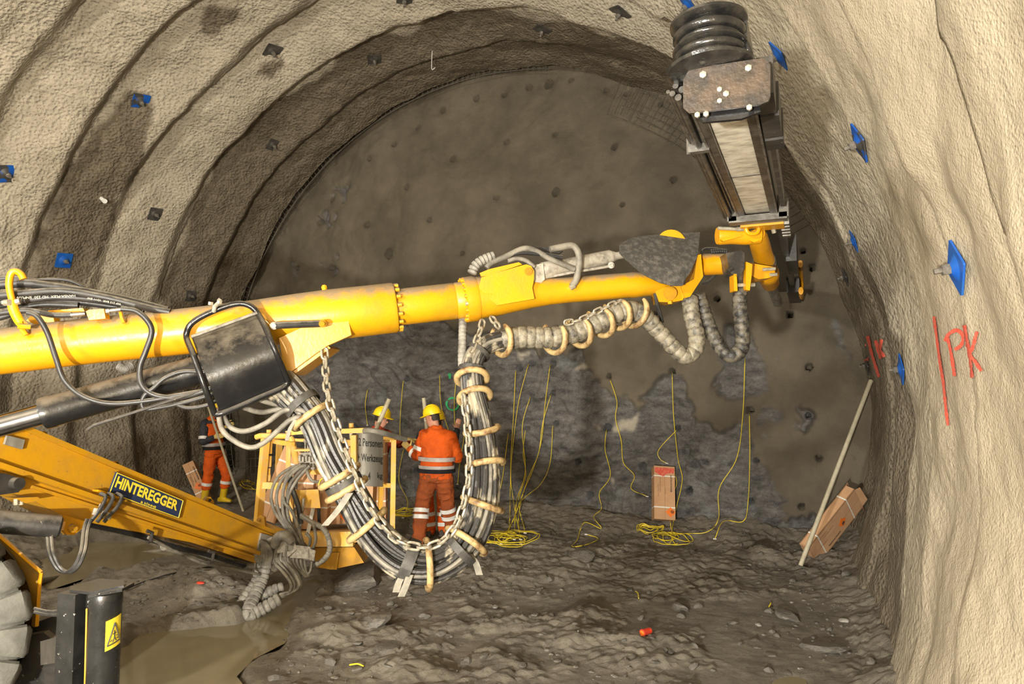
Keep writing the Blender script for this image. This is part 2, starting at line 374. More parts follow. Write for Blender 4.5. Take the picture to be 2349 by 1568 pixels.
# ================================================================== THE TUNNEL
CX, CZ, R0 = -5.03, 1.82, 5.74          # the horseshoe's circle: centre across, centre up, radius
FACE_Y = 10.62
EDGE = [-10.5, -9.4, -8.3, -7.2, -6.1, -5.0, -3.9, -2.9, -1.9, -0.9, 0.15, 1.2, 2.2, 3.2, 4.25, 5.3, 6.35, 7.4, 8.55, 9.65, 10.95]
th = np.radians(np.linspace(-24, 204, 640))
sg = np.concatenate([np.arange(-10, 0, 0.2), np.arange(0, 2.0, 0.06), np.arange(2.0, 10.6, 0.03)])
TH, S = np.meshgrid(th, sg, indexing='ij')
TD = np.degrees(TH)
send = np.where(TD > 74, 10.28, 10.28+0.75*np.clip((74-TD)/12, 0, 1))
send = send + 0.05*fbm(TH*3, TH*0, TH*0+3, 3)
S = np.where(S > 9.3, 9.3+(S-9.3)*(send-9.3)/(10.57-9.3), S)
wav = 0.16*fbm(TH*1.3+4, np.round(S*0.9), TH*0, 2)
S2 = S + 0.10*fbm(TH*2.2+4, TH*0+1.3, TH*0, 3)
ei = np.clip(np.searchsorted(EDGE, S2.reshape(-1)).reshape(S2.shape)-1, 0, len(EDGE)-2)
E0 = np.array(EDGE)[ei]; E1 = np.array(EDGE)[ei+1]
f = np.clip((S2-E0)/(E1-E0), 0, 1)
amp = 0.30*np.clip(0.70+0.65*vnoise(TH*2.6, ei*3.7, TH*0), 0.15, 1.4)*np.where(TD < 50, 0.50, 1.0)
saw = (0.5-f)
ramp = np.clip((f-0.72)/0.28, 0, 1); ramp = ramp*ramp*(3-2*ramp); saw = saw*(1-ramp)+0.5*ramp
wx, wy, wz = CX+R0*np.cos(TH), S, CZ+R0*np.sin(TH)
Rr = R0 + 0.03 + amp*saw + 0.10*fbm(wx*0.6, wy*0.9, wz*0.6, 3) + 0.024*np.where(TD < 45, 0.6, 1.0)*fbm(wx*2.6, wy*2.6, wz*2.6, 3) + 0.010*np.where(TD < 60, 0.35, 1.0)*fbm(wx*9, wy*9, wz*9, 3)
Rr = np.where((TD < 40) & (S > 8.0), Rr-0.04, Rr)
LV = np.stack([CX+Rr*np.cos(TH), S, CZ+Rr*np.sin(TH)], -1)
pxs, pys = project(LV.reshape(-1, 3)); pxs = pxs.reshape(TH.shape); pys = pys.reshape(TH.shape)
jx = pxs + 9*fbm(wx*4, wy*4, wz*4, 3); jy = pys + 9*fbm(wx*4+9, wy*4, wz*4, 3)
vis = (S > 1.0)
wet = np.zeros(TH.shape)  # mask of damp patches, and of shade painted on the lower left wall
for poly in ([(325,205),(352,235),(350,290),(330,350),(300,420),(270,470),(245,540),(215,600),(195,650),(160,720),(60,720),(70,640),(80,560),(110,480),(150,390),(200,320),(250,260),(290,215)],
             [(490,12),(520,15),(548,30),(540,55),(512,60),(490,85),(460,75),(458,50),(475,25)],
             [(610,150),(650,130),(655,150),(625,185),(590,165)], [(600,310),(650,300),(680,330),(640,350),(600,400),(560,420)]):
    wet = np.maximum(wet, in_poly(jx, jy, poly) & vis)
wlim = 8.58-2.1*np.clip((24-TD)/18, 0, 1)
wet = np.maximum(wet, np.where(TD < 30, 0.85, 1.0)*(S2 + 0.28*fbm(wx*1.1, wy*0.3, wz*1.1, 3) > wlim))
wet = np.maximum(wet, 0.85*np.clip((2.75+0.5*fbm(wx*0.9, wy*0.9, wz*0.5, 3)-wz)/0.5, 0, 1)*(TD > 90)*(S > 3))  # painted shade of carrier and boom low on the left wall, partly damp
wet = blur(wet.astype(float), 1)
fresh = np.clip((S-7.6)/2.2, 0, 1)
me = grid_mesh('lining', LV); set_attr(me, 'wet', wet); set_attr(me, 'near', np.clip((7.0-S)/3.0, 0, 1)*np.clip((75-TD)/15, 0, 1))  # the mask attribute carries both damp and the painted lower-left shade

k = NT('sprayed_concrete')
big = k.noise(1.7, 5, 0.6); mid = k.noise(7, 5, 0.65)
dry = k.mix(k.ramp(big, [(0.35, 0.0), (0.68, 1.0)]), (0.335, 0.293, 0.224), (0.47, 0.418, 0.325))
dry = k.mix(k.ramp(mid, [(0.40, 0.0), (0.75, 0.55)]), dry, (0.36, 0.315, 0.245))
spk = k.ramp(k.noise(38, 3, 0.6), [(0.655, 0.0), (0.70, 1.0)])
dry = k.mix(k.math('MULTIPLY', spk, 0.7), dry, (0.15, 0.12, 0.085))
dry = k.mix(k.math('MULTIPLY', k.attr('near'), 0.55), dry, (0.375, 0.315, 0.212))
wet_shade_col = k.mix(k.ramp(mid, [(0.38, 0.0), (0.70, 1.0)]), (0.120, 0.098, 0.068), (0.185, 0.152, 0.108))  # dark tone for damp concrete and for the shade painted at lower left
col = k.mix(k.attr('wet'), dry, wet_shade_col)
vo = k.n('ShaderNodeTexVoronoi', feature='SMOOTH_F1'); vo.inputs['Scale'].default_value = 27; k.l(k.tc.outputs['Object'], vo.inputs['Vector'])
v2 = k.n('ShaderNodeTexVoronoi', feature='SMOOTH_F1'); v2.inputs['Scale'].default_value = 75; k.l(k.tc.outputs['Object'], v2.inputs['Vector'])
far = k.math('SUBTRACT', 1.0, k.attr('near')); h1 = k.math('MULTIPLY', vo.outputs['Distance'], far)
b1 = k.bump(k.noise(9, 4, 0.55), 0.30, 0.06); b2 = k.bump(h1, 0.85, 0.034, b1); b2 = k.bump(v2.outputs['Distance'], 0.45, 0.011, b2); b3 = k.bump(k.noise(110, 4, 0.7), 0.6, 0.008, b2)
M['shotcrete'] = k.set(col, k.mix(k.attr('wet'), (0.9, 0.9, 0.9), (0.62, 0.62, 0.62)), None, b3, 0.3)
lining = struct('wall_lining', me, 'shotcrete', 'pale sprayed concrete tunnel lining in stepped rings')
LB = bvh_of(LV)

def on_lining(x, y):
    hit = LB.ray_cast(CAM, ray(x, y).normalized())
    if hit[0] is None: hit = LB.find_nearest(onplane(x, y, (0, 10.0, 0), (0, 1, 0)))
    n = hit[1]
    if n.dot(ray(x, y)) > 0: n = -n
    return hit[0], n

# ---- heading face
fx = np.arange(-11.6, 1.5, 0.021); fz = np.arange(-0.5, 8.3, 0.021)
FX, FZ = np.meshgrid(fx, fz, indexing='ij')
F0 = np.stack([FX, np.full(FX.shape, FACE_Y), FZ], -1)
pxs, pys = project(F0.reshape(-1, 3)); pxs = pxs.reshape(FX.shape); pys = pys.reshape(FX.shape)
jx = pxs + 28*fbm(FX*1.6, FZ*1.6, FX*0, 5) + 16*fbm(FX*7, FZ*7, FX*0+4, 3); jy = pys + 28*fbm(FX*1.6+7, FZ*1.6, FX*0, 5) + 16*fbm(FX*7+5, FZ*7, FX*0+4, 3)
rock = np.zeros(FX.shape)
for poly in ([(640,1300),(630,1010),(680,890),(720,800),(780,748),(900,736),(1050,752),(1190,790),(1340,800),(1360,850),(1390,905),(1440,925),(1480,905),(1500,870),(1528,850),(1555,862),(1582,900),(1575,950),(1640,1005),(1700,985),(1740,1035),(1772,1100),(1800,1180),(1860,1190),(1900,1300)],
             [(1642,835),(1665,800),(1690,740),(1712,700),(1735,790),(1790,858),(1780,892),(1730,922),(1680,902)], [(1905,735),(1925,730),(1935,790),(1945,830),(1920,800)],
             [(1820,945),(1850,935),(1870,965),(1845,990),(1825,975)], [(1720,960),(1770,965),(1790,990),(1740,990)], [(705,505),(745,500),(740,520),(715,520)], [(735,590),(760,600),(775,625),(755,628)],
             [(670,605),(695,605),(692,622),(672,622)], [(745,448),(775,455),(755,470)]):
    rock = np.maximum(rock, in_poly(jx, jy, poly))
vein = np.zeros(FX.shape)
jx2 = pxs + 10*fbm(FX*5, FZ*5, FX*0+2, 4); jy2 = pys + 10*fbm(FX*5+7, FZ*5, FX*0+2, 4)
for poly in ([(1405,975),(1455,955),(1450,985),(1400,995)], [(1318,845),(1350,842),(1345,852),(1320,852)], [(1425,1050),(1432,1075),(1422,1070)], [(1395,1100),(1408,1098),(1400,1118)], [(1360,968),(1372,990),(1362,985)], [(1180,805),(1212,815),(1196,822)]):
    vein = np.maximum(vein, in_poly(jx2, jy2, poly))
rk = blur(rock.astype(float), 2)
fol = FZ + 0.18*FX*np.sin(FX*0.3)
disp = 0.10*fbm(FX*0.75, FZ*0.75, FX*0, 3) + 0.035*fbm(FX*2.4, FZ*2.4, FX*0+5, 3) + 0.006*fbm(FX*11, FZ*11, FX*0, 2)
wA = FX+0.5*fbm(FX*0.8, FZ*0.8, FX*0+1, 3); wB = fol+0.5*fbm(FX*0.8+9, FZ*0.8, FX*0+1, 3)
rdisp = 0.035 + 0.13*fbm(FX*0.9, FZ*1.0, FX*0+9, 3) + 0.05*(1-2*np.abs(fbm(wA*1.5, wB*2.2, FX*0+2, 4))) + 0.035*fbm(wA*3.5+wB*2, wB*6, FX*0+3, 4) + 0.022*fbm(FX*13, FZ*16, FX*0+3, 3)
dep = disp*(1-rk)+rdisp*rk
HOLES = [(1209,196),(1254,187),(1308,181),(1087,220),(1152,213),(1013,249),(956,289),(905,331),(1157,321),(1270,305),(1035,361),(1409,335),(851,366),(798,422),(933,429),(1139,453),(1274,440),(1427,469),(1544,410),(840,515),(981,503),(887,580),(1060,580),(727,509),(758,457),(752,612),(681,614),(1388,202),(1435,211),(1515,239),(1571,273),(1183,844),(1212,833),(1262,834),(1264,902),(1268,972),(1216,908),(1166,990),(1205,984),(1397,864),(1542,851),(1554,982),(1719,941),(1855,841),(1854,954),(1879,1052),(1839,1161),(1619,1059),(1472,1070),(1322,1061),(1344,1140),(1580,1126),(1458,1139),(1391,982),(1723,1151),(1735,1057),(1812,721),(1646,686),(1232,1168),(1842,575),(1862,613),(1830,640),(1500,720),(930,868),(1065,868)]
HOLE3 = []
for hx, hy in HOLES:
    p = onplane(hx, hy, (0, FACE_Y, 0), (0, 1, 0)); r2 = np.hypot(FX-p.x, FZ-p.z)
    big = 1.5 if (hx, hy) in ((1274,440),(1254,187),(887,580)) else random.uniform(0.8, 1.1)
    r2 = r2*(1+0.25*fbm(FX*7+hx, FZ*7, FX*0, 2))
    dep = dep + 0.034*np.exp(-(r2/(0.10*big))**2) + 0.45*(r2 < 0.047*big); HOLE3.append(p)
FV = np.stack([FX, FACE_Y+dep, FZ], -1)
me = grid_mesh('heading', FV); set_attr(me, 'rock', rk); set_attr(me, 'vein', blur(vein.astype(float), 1))
k = NT('heading_face')
sh = k.mix(k.ramp(k.noise(1.3, 5, 0.6), [(0.36, 0.0), (0.66, 1.0)]), (0.128, 0.106, 0.073), (0.205, 0.171, 0.120))
rc = k.mix(k.ramp(k.noise(3.2, 6, 0.7, (1, 1, 2.6)), [(0.34, 0.0), (0.66, 1.0)]), (0.072, 0.069, 0.068), (0.245, 0.230, 0.216))
rc = k.mix(k.ramp(k.noise(2.1, 6, 0.7, (1.2, 1, 0.9)), [(0.55, 0.0), (0.72, 0.75)]), rc, (0.24, 0.255, 0.26))
rc = k.mix(k.ramp(k.noise(24, 6, 0.85, (1, 1, 2.2)), [(0.57, 0.0), (0.66, 0.75)]), rc, (0.44, 0.42, 0.38))
rc = k.mix(k.ramp(k.noise(17, 6, 0.85, (1, 1, 1.4)), [(0.58, 0.0), (0.66, 0.85)]), rc, (0.035, 0.033, 0.032))
rc = k.mix(k.ramp(k.noise(2.6, 5, 0.7, (1.2, 1, 0.9)), [(0.62, 0.0), (0.75, 0.5)]), rc, (0.13, 0.085, 0.065))
col = k.mix(k.attr('rock'), sh, rc); col = k.mix(k.attr('vein'), col, (0.52, 0.47, 0.38))
b1 = k.bump(k.noise(20, 6, 0.75), 0.75, 0.035); b2 = k.bump(k.noise(70, 5, 0.75, (1, 1, 1.8)), 0.8, 0.016, b1)
rr = k.mix(k.attr('rock'), (0.70, 0.70, 0.70), k.ramp(k.noise(40, 3), [(0.4, 0.24), (0.6, 0.55)]))
M['heading'] = k.set(col, rr, None, b2, 0.5)
heading = struct('wall_heading', me, 'heading', 'dark tunnel heading, sprayed concrete above bare wet rock with drill holes')
FB = bvh_of(FV[::2, ::2])
def on_face(x, y, lift=0.03):
    h = FB.ray_cast(CAM, ray(x, y).normalized()); return h[0] + Vector((0, -lift, 0))

# ---- rock behind the last gap between lining and heading
rows = []
for s in np.arange(9.6, 10.95, 0.15):
    rows.append([Vector((CX+(R0+0.33+0.05*math.sin(a*17)+0.04*math.sin(a*41+s*9))*math.cos(a), s, CZ+(R0+0.33+0.05*math.sin(a*17)+0.04*math.sin(a*41+s*9))*math.sin(a))) for a in np.radians(np.arange(-24, 204.1, 1.0))])
b = MB().grid(rows); me = b.data('gap_rock', Vector()); set_attr(me, 'rock', np.ones(len(me.vertices))); set_attr(me, 'vein', np.zeros(len(me.vertices)))
struct('wall_gap', me, 'heading', 'dark rock in the gap between lining and heading')

# ---- floor of muck
gx = np.arange(-11.6, 1.4, 0.03); gy = np.concatenate([np.arange(-10, 1.5, 0.25), np.arange(1.5, 10.9, 0.027)])
GX, GY = np.meshgrid(gx, gy, indexing='ij')
H = 0.0 + 0.055*fbm(GX*0.7, GY*0.7, GX*0, 3)
rot = GX*0.85+GY*0.5; rot2 = -GX*0.5+GY*0.85
rough = 0.5+0.5*np.clip(1.2*fbm(GX*0.6+3, GY*0.6, GX*0+1, 2)+0.5, 0, 1)
slab = np.floor(5*fbm(rot*0.9, rot2*2.2, GX*0+6, 3))/5
H += rough*(0.040*fbm(GX*2.6, GY*2.6, GX*0+2, 4) + 0.080*slab*0.6 + 0.060*(0.4-np.abs(fbm(rot*1.0, rot2*2.0, GX*0+8, 5)))) + 0.030*(np.abs(fbm(GX*6, GY*6, GX*0+4, 4))-0.35) + 0.016*fbm(GX*22, GY*22, GX*0+4, 2)
H += 0.20*np.clip((GY-9.6)/0.9, 0, 1)**2 + 0.14*np.clip((GX+0.1)/0.6, 0, 1)**2 + 0.30*np.clip((-9.2-GX)/1.2, 0, 1)
H = np.where(H < 0.0, H*0.2, H)
mound = ground(470, 1350); H += 0.16*np.exp(-(((GX-mound.x)/0.8)**2+((GY-mound.y)/0.5)**2))
mound = ground(560, 1215); H += 0.10*np.exp(-(((GX-mound.x)/0.9)**2+((GY-mound.y)/0.8)**2))
PUD = [[(150,1600),(255,1500),(330,1455),(420,1440),(540,1425),(600,1385),(660,1335),(715,1315),(745,1335),(720,1365),(680,1395),(655,1430),(635,1470),(575,1500),(545,1530),(600,1600),(560,1700),(150,1700)],
       [(60,1330),(110,1280),(200,1248),(320,1245),(405,1250),(420,1270),(320,1290),(230,1310),(120,1345)],
       [(1770,1600),(1785,1548),(1840,1545),(1850,1600)], [(1290,1245),(1400,1240),(1500,1252),(1480,1268),(1300,1262)]]
pm = np.zeros(GX.shape)
V0 = np.stack([GX, GY, np.zeros(GX.shape)], -1); pxs, pys = project(V0.reshape(-1, 3)); pxs = pxs.reshape(GX.shape); pys = pys.reshape(GX.shape)
jx = pxs + 14*fbm(GX*3, GY*3, GX*0, 3); jy = pys + 9*fbm(GX*3+4, GY*3, GX*0, 3)
for poly in PUD[:3]: pm = np.maximum(pm, in_poly(jx, jy, poly) & (GY > 1.0))
pm = blur(pm.astype(float), 5)
H = H*(1-pm) + (-0.10+0.02*fbm(GX*2, GY*2, GX*0+7, 3))*pm
GV = np.stack([GX, GY, H], -1)
me = grid_mesh('muck', GV); set_attr(me, 'mud', blur(pm, 8))
k = NT('wet_muck')
c = k.mix(k.ramp(k.noise(2.0, 6, 0.7), [(0.35, 0.0), (0.66, 1.0)]), (0.225, 0.197, 0.158), (0.415, 0.368, 0.298))
c = k.mix(k.ramp(k.noise(16, 6, 0.75), [(0.55, 0.0), (0.75, 0.7)]), c, (0.36, 0.32, 0.255))
c = k.mix(k.ramp(k.noise(11, 6, 0.75, (1, 2, 1)), [(0.56, 0.0), (0.70, 0.8)]), c, (0.075, 0.065, 0.054))
c = k.mix(k.math('MULTIPLY', k.attr('mud'), 0.45), c, (0.21, 0.185, 0.135))
b1 = k.bump(k.noise(16, 8, 0.78), 0.95, 0.07); b2 = k.bump(k.noise(60, 5, 0.75), 0.8, 0.02, b1)
M['muck'] = k.set(c, k.ramp(k.noise(30, 4), [(0.4, 0.30), (0.62, 0.75)]), None, b2, 0.5)
floor = struct('floor', me, 'muck', 'dark wet muck floor strewn with flaky rock')
GB = bvh_of(GV)
def on_floor(x, y, lift=0.012):
    h = GB.ray_cast(CAM, ray(x, y).normalized()); return h[0] + Vector((0, 0, lift))
def floor_z(x, y):
    h = GB.ray_cast(Vector((x, y, 3)), Vector((0, 0, -1))); return h[0].z

k = NT('muddy_water')
M['water'] = k.set(k.mix(k.ramp(k.noise(1.5, 4), [(0.4, 0.0), (0.7, 1.0)]), (0.215, 0.183, 0.112), (0.26, 0.222, 0.145)), 0.035, None, k.bump(k.noise(5, 2), 0.05, 0.01), 0.5)
for poly, lab in ((PUD[0], 'long puddle of muddy brown water beside the black stabilizer leg'), (PUD[1], 'muddy puddle beneath the lower yellow boom'), (PUD[2], 'small dark puddle in a crack of the muck')):
    g = [ground(x, y, -0.028) for x, y in poly]; c = sum(g, Vector())/len(g)
    g = [c+(p-c)*1.22 for p in g]
    bm = bmesh.new(); bm.faces.new([bm.verts.new(p-c) for p in g]); bmesh.ops.triangulate(bm, faces=bm.faces[:])
    bmesh.ops.recalc_face_normals(bm, faces=bm.faces[:])
    if bm.faces[:][0].normal.z < 0: bmesh.ops.reverse_faces(bm, faces=bm.faces[:])
    me = bpy.data.meshes.new('puddle'); bm.to_mesh(me); bm.free(); me.materials.append(M['water'])
    o = link('puddle', me, c); tag(o, lab, 'puddle')

# ---- wire mesh bared in the gap and at the crown
b = MB()
def arc(rad, a0, a1, y): return [Vector((CX+rad*math.cos(a), y, CZ+rad*math.sin(a))) for a in np.radians(np.linspace(a0, a1, max(3, int(abs(a1-a0)/1.5))))]
for rad in (R0-0.02, R0+0.08, R0+0.18): b.tube(arc(rad, 78, 201, 10.33+0.02*math.sin(rad*20)), 0.006, 4, False)
for i in range(118):
    a = math.radians(79+i*1.03); b.tube([Vector((CX+rr_*math.cos(a), yy, CZ+rr_*math.sin(a))) for rr_, yy in ((R0-0.05, 10.33), (R0+0.1, 10.34), (R0+0.28, 10.36))], 0.006, 4, False)
o = b.build('wire_mesh', 'wire'); tag(o, 'rusty wire mesh bared along the gap around the heading', 'wire mesh', kind='stuff')
b = MB()
for i in range(34):
    a = math.radians(66-i*1.15); ln = 0.35+0.25*random.random()
    b.tube([Vector((CX+rr_*math.cos(a), 10.44+0.05*math.sin(i), CZ+rr_*math.sin(a))) for rr_ in (R0-0.02, R0-0.02-ln)], 0.005, 4, False)
for j in range(6): b.tube(arc(R0-0.08-0.1*j, 66-random.random()*9, 30+random.random()*22, 10.43), 0.005, 4, False)
o = b.build('wire_mesh', 'wire'); tag(o, 'torn wire mesh hanging at the crown behind the hose reel', 'wire mesh', kind='stuff')
b = MB()
for i in range(9):
    b.tube([P(563, 980+i*18, 13.0), P(600, 978+i*18, 13.0)], 0.006, 4, False)
for i in range(4): b.tube([P(564+i*11, 975, 13.0), P(564+i*11, 1135, 13.0)], 0.006, 4, False)
o = b.build('wire_mesh', 'wire'); tag(o, 'wire mesh panel bared low on the wall left of the basket', 'wire mesh', kind='stuff')

# ================================================================== THE DRILLING BOOM
def db(x): return 4.2 + x/1600.0                      # the boom recedes to the right
def B(x, y, off=0.0): return P(x, y, db(x)+off)
def pathB(pts, off=0.0, n=40): return spline([B(q[0], q[1], off+(q[2] if len(q) > 2 else 0)) for q in pts], n)
def hexbolt(b, p, axis, r, h): b.lathe(p, axis, [(0, r), (h, r), (h+r*0.15, r*0.7)], 6); return b
VIEW = _f.copy()

boom = thing('drill_boom', 'long yellow tubular drilling boom reaching across the tunnel with black guard plate', 'boom', B(0, 862))
ax = (B(897, 706)-B(0, 806)).normalized()
MB().tube(spline([B(-260, 834), B(0, 806), B(210, 781), B(420, 760), B(600, 739)], 24), [PX(53, db(-260+860*i/23)) for i in range(24)], 32).build('main_tube', 'yellow', boom)
def along(x0, y0, x1, y1, prof, n=36):
    """lathe along the boom between two pixels: prof (fraction, radius px)"""
    a, c = B(x0, y0), B(x1, y1); L = (c-a).length
    return MB().lathe(a, c-a, [(fr*L, PX(r, db(x0+(x1-x0)*fr))) for fr, r in prof], n)
sl = along(560, 744, 908, 705, [(0, 52), (0.05, 53), (0.35, 57), (0.55, 58.5), (0.985, 57.5), (1, 55), (1, 44)]).build('sleeve', 'yellow_bright', boom)
b = MB().tube([B(746, 684), B(745, 668, -0.01), B(744, 660)], PX(6, 4.7), 8); b.ball(B(744, 659), PX(7, 4.7), 8); b.build('grease_peg', 'yellow', sl)
mt = along(900, 706, 1070, 687, [(0, 42), (0.83, 42), (0.845, 40.5), (0.86, 42), (1, 42)]).build('middle_tube', 'yellow_bright', boom)
u, v = _frame(ax, Vector((0, 0, 1)))
for k in range(16):
    a = 2*math.pi*k/16
    hexbolt(MB(), B(909, 705)+(u*math.cos(a)+v*math.sin(a))*PX(51, db(909)), ax, PX(4.6, db(909)), PX(9, db(909))).build('bolt', 'yellow', boom)
fl = along(1064, 688, 1094, 684, [(0, 42), (0.02, 49), (0.1, 52), (0.75, 52.5), (1, 50)]).build('flange', 'yellow', boom)
for k in range(18):
    a = 2*math.pi*k/18+0.1
    hexbolt(MB(), B(1066, 688)+(u*math.cos(a)+v*math.sin(a))*PX(47, db(1066)), -ax, PX(4.4, db(1066)), PX(7, db(1066))).build('bolt', 'bolt' if k == 5 else 'yellow', fl)
b = MB(); c = [(1090, 684, 49), (1110, 681, 48), (1135, 678, 47), (1170, 675, 42), (1215, 671, 36), (1260, 668, 31), (1300, 665, 29.5), (1440, 654, 29), (1450, 653.5, 30), (1475, 652, 28), (1505, 655, 22), (1530, 662, 18)]
b.tube([B(x, y) for x, y, r in c], [PX(r, db(x)) for x, y, r in c], 32).build('fore_tube', 'yellow_bright', boom)
back = -VIEW*0.0 + Vector((-math.sin(YAW), math.cos(YAW), 0))
# cheeks that carry the tilt cylinder
for off in (-0.15, 0.10):
    MB().prism([B(x, y, off) for x, y in [(1098, 660), (1104, 636), (1195, 609), (1208, 606), (1219, 610), (1225, 621), (1225, 640), (1221, 660), (1226, 685), (1140, 700)]], back*0.035).build('cheek_plate', 'yellow_bright', boom)
MB().prism([B(x, y, -0.12) for x, y in [(1100, 626), (1122, 617), (1190, 601), (1198, 606), (1120, 632), (1104, 634)]], back*0.2).build('cheek_cover', 'yellow_bright', boom)
b = MB().cyl(B(1212, 622, -0.16), B(1212, 622, 0.16), PX(9, 4.9), 16); b.build('pivot_pin', 'pin', boom)
tc = MB().lathe(B(1240, 622, -0.02), B(1418, 586, 0.0)-B(1240, 622, -0.02), [(0, PX(17, 4.95)), (0.02, PX(20, 4.95)), (0.10, PX(20, 4.95)), (0.11, PX(18, 4.95)), (0.545, PX(17.5, 5)), (0.56, PX(15, 5)), (0.60, PX(9, 5)), (0.75, PX(9, 5))], 24).build('tilt_cylinder', 'cylgrey', boom)
b = MB().tube([B(1247, 637, -0.05), B(1310, 625, -0.05), B(1395, 611, -0.05)], PX(3.2, 5), 8); b.cyl(B(1402, 608, -0.10), B(1402, 608, 0.0), PX(7.5, 5), 12); b.cyl(B(1403, 608, -0.13), B(1402, 608, 0.0), PX(4, 5), 8); b.build('oil_pipe', 'valve', tc)
MB().prism([B(x, y, -0.09) for x, y in [(1222, 608), (1246, 604), (1250, 640), (1238, 652), (1226, 652)]], back*0.16).build('cylinder_eye', 'cylgrey', boom)
MB().prism([B(x, y, 0.02) for x, y in [(1205, 568), (1252, 566), (1292, 575), (1280, 583), (1225, 580)]], back*0.05).build('clip_plate', 'blackmatt', boom)
for pts, r, mt_ in (([(1116, 614), (1128, 602), (1160, 588), (1200, 570), (1226, 574), (1268, 596), (1318, 618)], 6.5, 'hosegrey'),
                    ([(1262, 572), (1290, 566), (1312, 563), (1325, 575), (1329, 600), (1322, 640), (1312, 656)], 8, 'hosegrey'),
                    ([(1165, 598), (1186, 593), (1208, 598), (1226, 612)], 5, 'hosegrey'), ([(1150, 592), (1190, 580), (1235, 582), (1290, 590)], 5, 'hose')):
    MB().tube(pathB(pts, -0.11), PX(r, 4.95), 10).build('hose', mt_, boom)
def wrap_tube(path, r, mat, parent, name='wrapped_hose', pitch=0.045, n=16, depth=0.07):
    L = sum((q-p).length for p, q in zip(path, path[1:])); m = max(8, int(L/pitch)); path = resample(path, m*5+1)
    pat = [1-depth*1.5, 1.0, 1.01, 1.01, 1.0]; rr = [r(i/(m*5)) if callable(r) else r for i in range(m*5+1)]
    jit = [1+random.uniform(-0.025, 0.025) for _ in range(m+2)]
    return MB().tube(path, [rr[i]*pat[i % 5]*jit[i//5] for i in range(m*5+1)], n).build(name, mat, parent)
wrap_tube(pathB([(1082, 628), (1090, 610), (1108, 596), (1135, 586)], -0.10), PX(11, 4.9), 'wrapgrey', boom, pitch=0.028, depth=0.25)
b = MB().cyl(B(1308, 660, -0.12), B(1318, 655, -0.12), PX(6, 5), 8); b.build('hose_fitting', 'bolt', boom)

# rubber flap hung over the wrist of the boom
cols = []
for i in range(15):
    t = i/14; x = 1421+t*185
    yt = np.interp(t, [0, 0.12, 0.3, 0.6, 1], [562, 546, 540, 536, 532]); yb = np.interp(t, [0, 0.1, 0.3, 0.5, 0.65, 0.78, 0.9, 1], [580, 600, 630, 648, 655, 656, 640, 585])
    cols.append([P(x+(yy-532)*(-0.10 if t > 0.8 else 0), yy, db(x)+0.10-0.36*math.sin(min(1, (yy-532)/124+0.05)*math.pi/2)) for yy in np.linspace(yt, yb, 11)])
MB().sheet(cols, back*0.012).build('rubber_flap', 'rubber', boom)
b = MB().lathe(B(1540, 560, 0.02), back, [(0, PX(34, 5.2)), (0.06, PX(34, 5.2)), (0.065, PX(28, 5.2))], 28); b.build('wrist_disc', 'yellow', boom)
b = MB().prism([B(x, y, -0.10) for x, y in [(1503, 668), (1520, 660), (1562, 652), (1578, 660), (1566, 688), (1540, 693), (1512, 692)]], back*0.2)
MB().cyl(B(1537, 672, -0.13), B(1537, 672, 0.13), PX(15, 5.15), 18).build('wrist_pin', 'pin', boom); b.cyl(B(1537, 690, -0.12), B(1537, 697, -0.12), PX(5, 5.1), 8); b.build('wrist_yoke', 'yellow_bright', boom)
MB().prism([B(x, y, -0.13) for x, y in [(1600, 585), (1608, 583), (1613, 634), (1583, 680), (1572, 683), (1562, 656), (1592, 640)]], back*0.26).build('wrist_plate', 'yellow', boom)
et = MB().lathe(B(1604, 607), B(1700, 604)-B(1604, 607), [(0, PX(25, 5.2)), (0.3, PX(24, 5.2)), (0.31, PX(25, 5.2))], 28).build('end_tube', 'yellow', boom)
MB().tube(pathB([(1612, 650), (1625, 645), (1640, 632), (1650, 622)], 0.05, 14), PX(3, 5.2), 8).build('hose', 'hose', boom)
MB().tube(pathB([(1610, 590), (1613, 572), (1640, 570), (1668, 575)], 0.06, 14), PX(3, 5.2), 8).build('hose', 'hose', boom)
wrap_tube(pathB([(1630, 578), (1650, 576), (1668, 577)], -0.02, 12), PX(6, 5.2), 'hose', boom, pitch=0.02)
MB().tube(pathB([(1503, 672), (1508, 700), (1513, 715), (1519, 740)], -0.08, 14), PX(4.5, 5.1), 8).build('hose', 'hose', boom)

# hoses riding on the tube and their clamp
for pts, r, off in (([(-120, 668), (40, 650), (120, 656), (220, 673), (300, 690), (385, 712)], 10, 0.02), ([(-120, 690), (60, 672), (150, 668), (250, 684), (340, 706), (390, 716)], 8.5, -0.06),
                    ([(-120, 700), (40, 690), (130, 682), (230, 688), (320, 708)], 8, -0.03), ([(60, 646), (110, 640), (160, 644), (200, 662)], 3.5, 0.06), ([(-120, 725), (0, 700), (90, 690), (180, 692), (270, 704), (330, 712)], 8, 0.03),
                    ([(-120, 660), (0, 640), (60, 642), (170, 660), (280, 690)], 7, 0.09), ([(-120, 735), (-30, 722), (60, 712), (120, 722), (165, 722)], 6.5, -0.10), ([(-120, 750), (0, 728), (80, 700), (180, 700)], 7, 0.0)):
    ho = MB().tube(pathB(pts, off), PX(r, 4.25), 10).build('hose', 'hose', boom)
def hose_print(txt, x0, y0, x1, y1, off, size):
    a, c = B(x0, y0, off), B(x1, y1, off); ex = (a-c).normalized(); nz = -VIEW; ey = nz.cross(ex)
    put_text(txt, size, (a+c)/2, ex, ey, M['pole'], boom, 'hose_lettering', 0.0, 1.1)
hose_print('HANSA-FLEX  HD 230  ENPLUS', 40, 683, 172, 678, -0.104, 0.021)
hose_print('WP 215 BAR  1D+1 BW', 196, 682, 282, 698, -0.104, 0.017)
